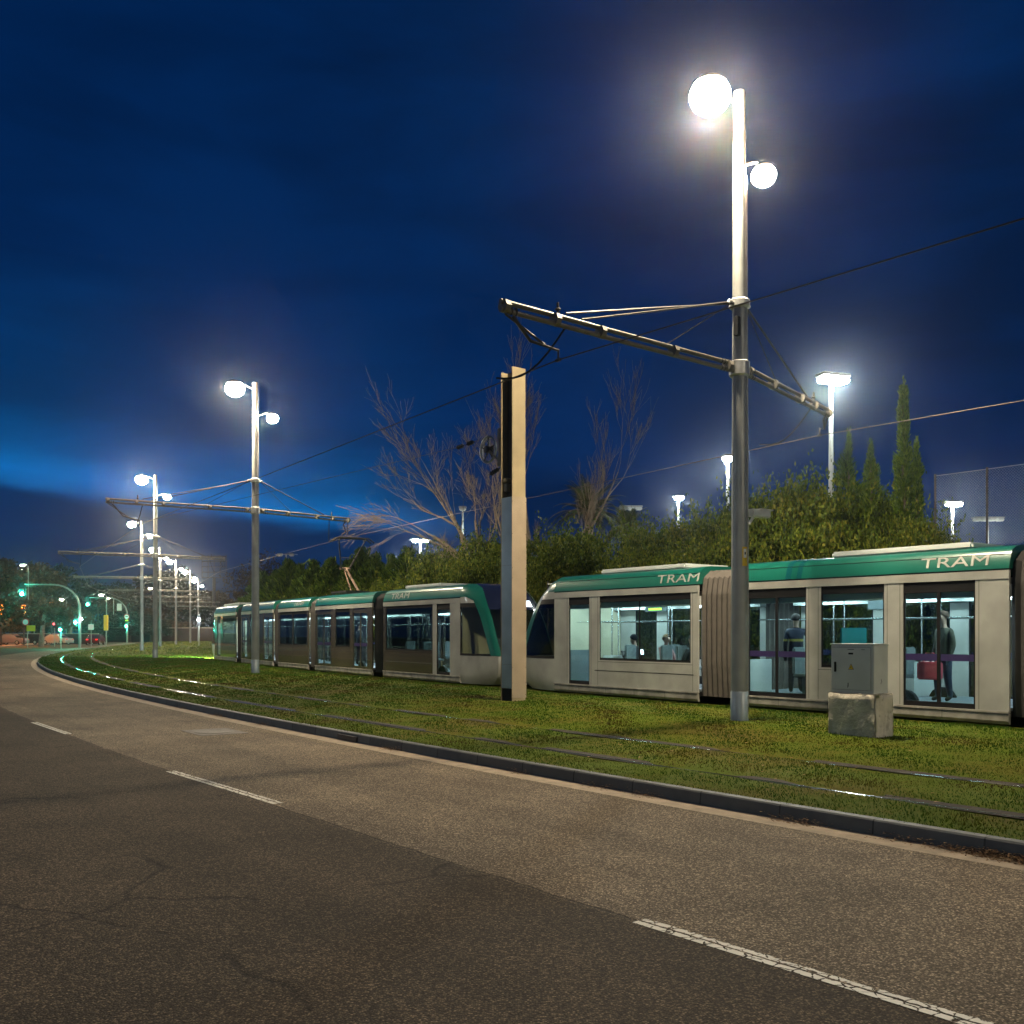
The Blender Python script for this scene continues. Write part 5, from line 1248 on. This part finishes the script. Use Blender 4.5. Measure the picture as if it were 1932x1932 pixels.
# ------------------------------------------------------------------ floodlight masts of the sports field
COOL = (.90, 1.0, .92)
def flood(px, py, Y, nh, lab, lit=True, power=16000, zb=2.5, sub=0, face=0, wd=None, light=True):
    top = ppt(px, py, Y); t = empty('flood_mast', (top.x, top.y, zb), R(face)); tag(t, lab, 'floodlight mast'); h_ = top.z - zb
    part('pole', MB().tube([(0, 0, -.2), (0, 0, h_*.5), (0, 0, h_)], [.15, .12, .09], 12), mat('white_mast_paint', (.62, .63, .60), .45, .1, .1, 2), t, True)
    wd = wd or (.75 * nh)
    part('crossbar', MB().bbox(-wd/2, wd/2, -.05, .05, h_-.06, h_+.04, .01), M_GALV, t)
    for k in range(nh):
        x = 0 if nh == 1 else -wd/2 + wd*(k + .5)/nh
        hd = part('lamp_head', MB().bbox(x-.38, x+.38, -.50, .22, h_-.04, h_+.12, .03), M_GALV, t)
        part('lens', MB().bbox(x-.34, x+.34, -.49, .18, h_-.30, h_-.042, .08), M_BULBC if lit else M_SIGW_OFF, hd)
    if lit and light: spot(t, (0, -.1, h_-.4), power, COOL, 160, .3, .25, (R(-8), 0, 0))
    return t
M_SIGW_OFF = mat('unlit_lens', (.45, .45, .43), .3, 0, .05, 3)
flood(1568, 712, 46, 2, 'tallest lit flood mast, right of the big pole above the ivy', face=20, power=10000, wd=1.5)
flood(1373, 862, 68, 1, 'lit flood mast just left of the big pole', face=10, power=8000)
flood(1280, 937, 88, 1, 'lit flood mast above the hedge between palm and big pole', face=10, power=8000, wd=1.2)
flood(793, 1018, 120, 2, 'lit double headed flood mast above the hedge left of the mast', power=8000, wd=2.4)
fm = flood(873, 958, 97, 1, 'bright white flood mast pole seen through the leaning bare tree', lit=False, power=0)
plight(fm, (.4, -1.2, 8.0), 500, COOL, .2)
fm = flood(1190, 957, 96, 3, 'flood mast with an unlit crossbar behind the palm fronds', lit=False)
plight(fm, (.3, -1.2, 8.5), 450, COOL, .2)
flood(1797, 948, 80, 2, 'glaring flood mast behind the wire fence at right', face=15, power=10000, wd=1.3)
fm = flood(1863, 978, 96, 4, 'flood mast with a pale unlit crossbar at far right', lit=False)
plight(fm, (.3, -1.2, 8.5), 500, COOL, .2)
flood(540, 1046, 150, 2, 'thin unlit flood mast above the left hedge', lit=False, wd=3.5)
fl = flood(1798, 1030, 62, 2, 'low pair of lit lamps just above the right tram roof', power=1500, wd=.9)
lt_ = empty('lattice_flood_mast', ppt(404, 1140, 205)); tag(lt_, 'dark lattice floodlight rack far beyond the trams', 'floodlight mast')
mb = MB().tube([(0, 0, -6), (0, 0, 5.5)], .35, 8)
for k in range(5): mb.box(-2.6, 2.6, -.1, .1, 5.5 + k*1.1, 5.7 + k*1.1)
for k in range(5): mb.box(-2.5 + k*1.25 - .06, -2.5 + k*1.25 + .06, -.1, .1, 5.4, 10.3)
part('rack', mb, M_DARKM, lt_)

# ------------------------------------------------------------------ junction at the far left
M_POST = mat('grey_green_post', (.26, .28, .25), .5, .2, .15, 3)
def sig_head(parent, x, y, z, n, on, mon, sz=.30, back=False):
    """vertical signal head facing the viewer (-y); 'on' = index of the lit lens from the top"""
    h_ = n*sz*1.12
    hd = part('signal_head', MB().bbox(x-sz*.62, x+sz*.62, y-.10, y+.14, z-h_/2, z+h_/2, .03), M_BLACK, parent)
    if back: part('backboard', MB().bbox(x-sz*.95, x+sz*.95, y+.03, y+.05, z-h_/2-.15, z+h_/2+.15, .01), M_BLACK, hd)
    for k in range(n):
        c = (x, y-.105, z + h_/2 - sz*1.12*(k+.5))
        part('lens', MB().lathe([(sz*.46, 0), (sz*.44, -.03), (sz*.25, -.05), (.01, -.055)], 18, c, 'y'), mon if k == on else M_BLACK, hd, True)
        part('visor', MB().grid([[(c[0] + sz*.5*math.cos(a), c[1] - dy_, c[2] + sz*.5*math.sin(a)) for a in [math.pi*(.1 + .8*i/10) for i in range(11)]] for dy_ in (0, .10)]), M_BLACK, hd, True)
    return hd
def mast_signal(px, py_arm, px_arm, Y, lab, low, arm_n=3, sign=False):
    b = ppt(px, HOR, Y); z = CAM_H + (HOR - py_arm)/FPX*Y; t = empty('traffic_light', (b.x, b.y, 0)); tag(t, lab, 'traffic light', 'mast arm traffic lights at the far junction')
    ax = (px_arm - px)/FPX*Y; pts = [(0, 0, -.1), (0, 0, z*.45)] ; rr = min(3.2, abs(ax)*.55)
    for i in range(9):
        a = math.pi/2*i/8; pts.append((-rr*(1 - math.cos(a)), 0, (z - rr*.9) + rr*.9*math.sin(a)))
    pts.append((ax, 0, z + .06)); rad = [.16, .15] + [.13 - .04*i/8 for i in range(9)] + [.06]
    part('curved_mast', MB().tube(pts, rad, 12), M_POST, t, True)
    sig_head(t, ax, 0, z - .62, 3, 2, M_GO, .44, True)
    hd = sig_head(t, low[0], -.05, low[1], 3, 2, M_GO, .36)
    plight(t, (ax, -.5, z - 1.0), 800, (.05, 1.0, .62), .15); plight(t, (low[0], -.45, low[1]-.3), 600, (.05, 1.0, .62), .12)
    return t
tA = mast_signal(150.7, 1103, 42, 118, 'green traffic light on a long curved mast arm at the far left', (-.45, 3.35))
part('white_lamp', MB().lathe([(.16, 0), (.15, -.05), (.01, -.08)], 16, (.25, -.2, 3.35), 'y'), M_WSIG, tA, True)
plight(tA, (.25, -.5, 3.35), 60, (.85, .95, 1.0), .1)
tB = mast_signal(240, 1128, 166, 168, 'farther green traffic light on a curved mast arm, with a round sign on its post', (-.1, 3.25))
rs = part('round_sign', MB().lathe([(.48, 0), (.48, -.03)], 24, (0, -.22, 4.45), 'y'), M_SIGR, tB); part('sign_face', MB().lathe([(.36, -.032), (.36, -.036)], 24, (0, -.22, 4.45), 'y'), M_SIGW, rs)
part('sign_bar', MB().box(-.20, .20, -.262, -.258, 4.38, 4.52), M_BLACK, rs)
part('plate_below_sign', MB().bbox(-.28, .28, -.22, -.19, 3.72, 3.92, .01), M_YEL, tB)
part('white_panel', MB().bbox(-1.75, -.95, -.05, .0, 5.5, 6.7, .02), M_SIGW, tB)
b = ppt(115, HOR, 112); pk = empty('pedestrian_signal', (b.x, b.y, 0)); tag(pk, 'low green signal on a short post left of the near mast arm', 'traffic light')
part('post', MB().tube([(0, 0, -.1), (0, 0, 2.9)], .06, 10), M_POST, pk, True); sig_head(pk, 0, -.1, 2.25, 2, 1, M_GO, .32); plight(pk, (0, -.6, 2.0), 500, (.05, 1, .62), .12)
b = ppt(103, HOR, 130); pr = empty('pedestrian_signal', (b.x, b.y, 0)); tag(pr, 'dim red signal on a post just above the low green one', 'traffic light')
part('post', MB().tube([(0, 0, -.1), (0, 0, 3.2)], .06, 10), M_POST, pr, True); sig_head(pr, 0, -.1, 2.7, 2, 0, M_STOP, .30)
b = ppt(375.5, HOR, 128); ts = empty('tram_signal', (b.x, b.y, 0)); tag(ts, 'bright white tram signal beside the farthest poles near the hedge', 'tram signal')
part('post', MB().tube([(0, 0, -.1), (0, 0, 4.1)], .07, 10), M_POST, ts, True); part('housing', MB().bbox(-.22, .22, -.08, .12, 2.6, 4.0, .04), M_BLACK, ts)
part('white_bar', MB().lathe([(.19, 0), (.17, -.05), (.01, -.08)], 16, (0, -.09, 3.4), 'y'), M_WSIG, ts, True); plight(ts, (0, -.5, 3.3), 500, (.85, .95, 1), .12)
# signs
def sign_post(px, Y, items, lab, cat='sign', h_=3):
    b = ppt(px, HOR, Y); t = empty('sign_post', (b.x, b.y, 0)); tag(t, lab, cat); part('post', MB().tube([(0, 0, -.1), (0, 0, h_)], .05, 8), M_POST, t, True)
    for nm, mb, m in items: part(nm, mb, m, t)
sign_post(200, 121, [('yellow_box', MB().bbox(-.24, .24, -.16, .16, 2.0, 3.9, .03), M_YEL)], 'tall yellow box sign on a post between the two mast arms', h_=3.2)
sign_post(52, 118, [('round_plate', MB().lathe([(.42, 0), (.42, -.03)], 24, (-.2, -.06, 3.0), 'y'), M_SIGR), ('round_face', MB().lathe([(.32, -.032), (.32, -.036)], 24, (-.2, -.06, 3.0), 'y'), M_SIGW), ('yellow_plate', MB().bbox(-.1, .95, -.05, -.02, 1.9, 2.6, .01), M_YEL)], 'post with a round sign and a yellow plate at far left')
sign_post(172, 125, [('white_plate', MB().bbox(-.35, .35, -.06, -.03, 2.1, 2.8, .01), M_SIGW)], 'small square white sign right of the near mast arm')
# sodium lanterns and far street lamps
for px, py, Y, lab in ((45, 1150, 138, 'left orange lantern column at the far junction'), (97.5, 1144, 150, 'right orange lantern column at the far junction'), (2, 1150, 132, 'orange lantern column cut by the left picture edge')):
    p = ppt(px, py, Y); t = empty('lantern_column', (p.x, p.y, 0)); tag(t, lab, 'lantern', 'orange lantern columns at the far junction')
    part('post', MB().tube([(0, 0, -.1), (0, 0, p.z-.6)], [.12, .09], 10), M_DARKM, t, True); part('lantern', MB().lathe([(.20, -.65), (.26, .0), (.26, .55), (.22, .62)], 16, (0, 0, p.z)), M_ORG, t, True)
    part('cap', MB().lathe([(.34, .62), (.30, .70), (.05, .78)], 16, (0, 0, p.z)), M_DARKM, t, True); plight(t, (0, -.7, p.z), 2000, (1.0, .32, .06), .3)
for i, (px, py, Y, lab) in enumerate(((55, 1138.5, 175, 'far white street lamp above the left orange lantern'), (116, 1131, 185, 'far white street lamp under the near mast arm'), (191, 1122, 170, 'far white street lamp between the two mast arms'), (206, 1128, 200, 'faint street lamp just right of the far white lamp'), (43, 1066, 160, 'high pale street lamp in the dark trees at far left'), (86, 1140, 240, 'dim small street lamp between the orange lanterns'), (283.5, 1110, 205, 'white street lamp seen between the third and fourth catenary poles'))):
    p = ppt(px, py, Y); t = empty('street_lamp', (p.x + .9, p.y, 0)); tag(t, lab, 'street lamp', 'far street lamps at the junction')
    part('post', MB().tube([(0, 0, -.1), (0, 0, p.z-.3), (-.2, 0, p.z+.05), (-.7, 0, p.z+.12)], [.10, .07, .05, .04], 8), M_POST, t, True)
    hd = part('lamp_head', MB().bbox(-1.25, -.6, -.2, .2, p.z+.02, p.z+.16, .04), M_GALV, t); part('lens', MB().bbox(-1.22, -.63, -.19, .19, p.z-.14, p.z+.018, .05), M_BULBW, hd)
    spot(t, (-.9, 0, p.z-.25), 1500 if i < 4 else 600, WARM, 150, .3, .15)

# lamps of the pavement across the road, beside the camera: the tram windows mirror them
for s_, o_, lab in ((-14, 21.2, 'street lamp across the road right behind the camera'), (10, 21.2, 'street lamp across the road beside the camera'), (32, 21.2, 'street lamp across the road, out of view at left')):
    p = at(s_, o_); t = empty('street_lamp', (p.x, p.y, 0), R(med(s_)[2])); tag(t, lab, 'street lamp', 'street lamps across the road')
    part('post', MB().tube([(0, 0, -.1), (0, 0, 6.5), (.3, 0, 6.9), (1.2, 0, 7.0)], [.10, .07, .05, .04], 10), M_POST, t, True)
    hd = part('lamp_head', MB().bbox(1.0, 1.8, -.2, .2, 6.95, 7.08, .04), M_GALV, t); part('lens', MB().bbox(1.05, 1.75, -.17, .17, 6.84, 6.948, .03), M_BULBC, hd)
    spot(t, (1.4, 0, 6.78), 420, (.80, .95, 1.0), 160, .3, .2, (0, R(-18), 0))

# ------------------------------------------------------------------ far trees
tm_ = [tree_mesh(1, 1.3, .5, 5200, 31, .085, 22), tree_mesh(1, 1.1, .6, 5200, 32, .09, 18), tree_mesh(1, 1.6, .4, 5200, 33, .085, 24)]
far = [(-75, 1045, 120, 6.5, L_WARM, 'broad tree cut by the left picture edge'), (52, 1030, 175, 8, L_DARK, 'tallest dark tree at far left behind the green signal'), (20, 1075, 190, 8, L_DARK, 'dark tree at the far left edge behind the lanterns'), (98, 1068, 200, 8, L_DARK, 'dark rounded tree above the near mast arm'), (8, 1150, 142, 4.5, L_WARM, 'orange lit tree at the left edge beside the lantern'), (72, 1140, 178, 5, L_WARM, 'orange lit tree between two lantern columns'), (128, 1130, 190, 6, L_WARM, 'dim brownish tree behind the near mast arm post'),
       (150, 1095, 220, 8, L_DARK, 'dark low tree between the mast arms'), (185, 1105, 215, 7, L_WARM, 'thin brownish tree behind the middle street lamps'), (225, 1100, 225, 7, L_DARK, 'dark tree behind the farther mast arm'), (262, 1092, 215, 8, L_DARK, 'dark tree behind the fourth catenary pole'), (300, 1084, 225, 9, L_DARK, 'large dark tree behind the third catenary pole'), (345, 1102, 230, 8, L_DARK, 'dark tree behind the distant catenary poles'), (385, 1098, 215, 7, L_DARK, 'dark tree at the end of the hedge'),
       (245, 1165, 195, 6, L_DARK, 'low dark tree to the right of the round sign'), (285, 1160, 190, 6, L_DARK, 'low dark tree behind the thick third pole'), (325, 1160, 200, 6, L_DARK, 'low dark tree right of the third pole'), (365, 1150, 205, 6, L_DARK, 'low dark tree behind the tram signal'), (405, 1135, 210, 6, L_DARK, 'low dark tree behind the tail of the left tram')]
for i, (px, py, Y, r_, m, lab) in enumerate(far):
    p = ppt(px, py, Y); h_ = p.z/1.95
    plant('far_tree', tm_[i % 3], m, (p.x, p.y, 0), lab, 'tree', 'trees at the far junction', (p.z*.6, .3), (r_, r_, h_), i*.9)
p = ppt(492, 1035, 190); plant('far_tree', tree_mesh(1, 1.3, .5, 3600, 41, .06, 20), L_WARM, (p.x, p.y, 0), 'sparse brownish tree far behind the left hedge', 'tree', None, (p.z*.7, .3), (9, 6, p.z/1.95))
for px, Y, lab in ((80, 128, 'pale slanting trunk of a tree lit orange at far left'), (133, 176, 'pale tree trunk left of the near mast arm post')):
    b = ppt(px, HOR, Y); t = plant('lit_tree', tm_[1], L_WARM, (b.x, b.y, 0), lab, 'tree', None, None, (4.2, 4.2, 3.6)); part('trunk', MB().tube([(-.2, 0, -.2), (0, 0, 2), (.3, 0, 4.5)], [.38, .28, .2], 10), M_BARKP, t, True)

# boundary wall at the end of the street
wl = empty('boundary_wall', ppt(300, HOR, 196)); tag(wl, 'low dark boundary wall across the end of the tram street', 'wall'); wl.location.z = 0
part('wall_panel', MB().box(-16, 11, 0, .3, -.2, 2.6), mat('dark_render', (.03, .022, .02), .9, 0, .25, .5), wl); part('coping', MB().box(-16.1, 11.1, -.06, .36, 2.6, 2.72), M_CONC, wl)
wl2 = empty('boundary_wall', ppt(20, HOR, 158)); tag(wl2, 'long low wall behind the parked cars at the far left', 'wall'); wl2.location.z = 0
part('wall_panel', MB().box(-22, 14, 0, .3, -.2, 1.5), mat('dark_render', (.07, .05, .045)), wl2); part('coping', MB().box(-22.1, 14.1, -.06, .36, 1.5, 1.6), M_CONC, wl2)
# parked cars
def car(px, Y, rz, col, nm, lab, tail=False):
    b = ppt(px, HOR, Y); t = empty('parked_car', (b.x, b.y, 0), R(rz)); tag(t, lab, 'car', 'cars parked at the far junction')
    pf = [(-2.1, .28), (-2.15, .62), (-2.02, .88), (-1.25, .98), (-.55, 1.42), (.75, 1.46), (1.55, 1.02), (2.05, .92), (2.12, .5), (2.05, .28)]
    bm = MB(); rows = []
    for y, k in ((-.86, .0), (-.80, .04), (.80, .04), (.86, .0)): rows.append([(x, y*(1 - max(0, z-.95)*.28), z + (k if z > .5 else 0)) for x, z in pf + [pf[0]]])
    bm.grid(rows); n = len(pf); bm.add(rows[0][:-1], [tuple(range(n))]); bm.add(rows[-1][:-1], [tuple(range(n))])
    part('body', bm, mat(nm, col, .25, .1, .05, 2, coat=.6), t)
    g = MB()
    for s in (-1, 1): g.add([(-1.05, s*.845, 1.0), (1.35, s*.845, 1.0), (.72, s*.75, 1.39), (-.52, s*.75, 1.37)], [(0, 1, 2, 3)])
    g.add([(-1.27, -.72, 1.03), (-1.27, .72, 1.03), (-.60, .66, 1.42), (-.60, -.66, 1.42)], [(0, 1, 2, 3)]); g.add([(1.57, -.72, 1.07), (1.57, .72, 1.07), (.80, .66, 1.48), (.80, -.66, 1.48)], [(0, 1, 2, 3)])
    part('window', g, M_NAVY, t)
    for x in (-1.32, 1.32):
        for y in (-.80, .80):
            w_ = part('wheel', MB().lathe([(.22, y-.1), (.31, y-.1), (.32, y), (.31, y+.1), (.22, y+.1)], 18, (x, 0, .31), 'y'), M_BLACK, t, True); part('rim', MB().lathe([(.20, y-.105), (.21, y), (.20, y+.105)], 14, (x, 0, .31), 'y'), M_GALV2, w_, True)
    for s in (-1, 1):
        part('tail_light', MB().bbox(-2.17, -2.05, s*.62-.14, s*.62+.14, .68, .82, .02), M_TAIL if tail else M_SIGR, t); part('headlight', MB().bbox(2.0, 2.12, s*.6-.16, s*.6+.16, .66, .8, .02), M_SIGW, t)
car(180, 140, 100, (.10, .02, .02), 'dark_red_paint', 'dark red car with glowing tail lights near the mast arms', True)
car(108, 141, 165, (.35, .33, .30), 'silver_paint', 'silver car parked between the two lit tree trunks')
car(88, 145, 170, (.04, .045, .05), 'black_paint', 'dark car parked behind the orange lit trunk')
car(22, 140, 175, (.22, .21, .24), 'grey_paint', 'grey car parked at the far left below the lantern')

# ------------------------------------------------------------------ thin haze added to give the lamps their halos
HZ = True
if HZ:
    hz_ = part('haze', MB().box(-420, 420, -120, 480, -2.0, 40), None); hz_['kind'] = 'stuff'; tag(hz_, 'thin even haze added to make halos around the lamps', 'haze')
    hm = bpy.data.materials.new('halo_haze'); hm.use_nodes = True; nt = hm.node_tree; N = nt.nodes; N.remove(N['Principled BSDF'])
    pv = N.new('ShaderNodeVolumePrincipled'); pv.inputs['Color'].default_value = (.80, .88, 1, 1); pv.inputs['Anisotropy'].default_value = .95; pv.inputs['Density'].default_value = .00032
    nt.links.new(pv.outputs[0], N['Material Output'].inputs['Volume']); hz_.data.materials.clear(); hz_.data.materials.append(hm)
    try: hm.cycles.homogeneous_volume = True; hm.cycles.volume_sampling = 'MULTIPLE_IMPORTANCE'
    except Exception as ex: print(ex)
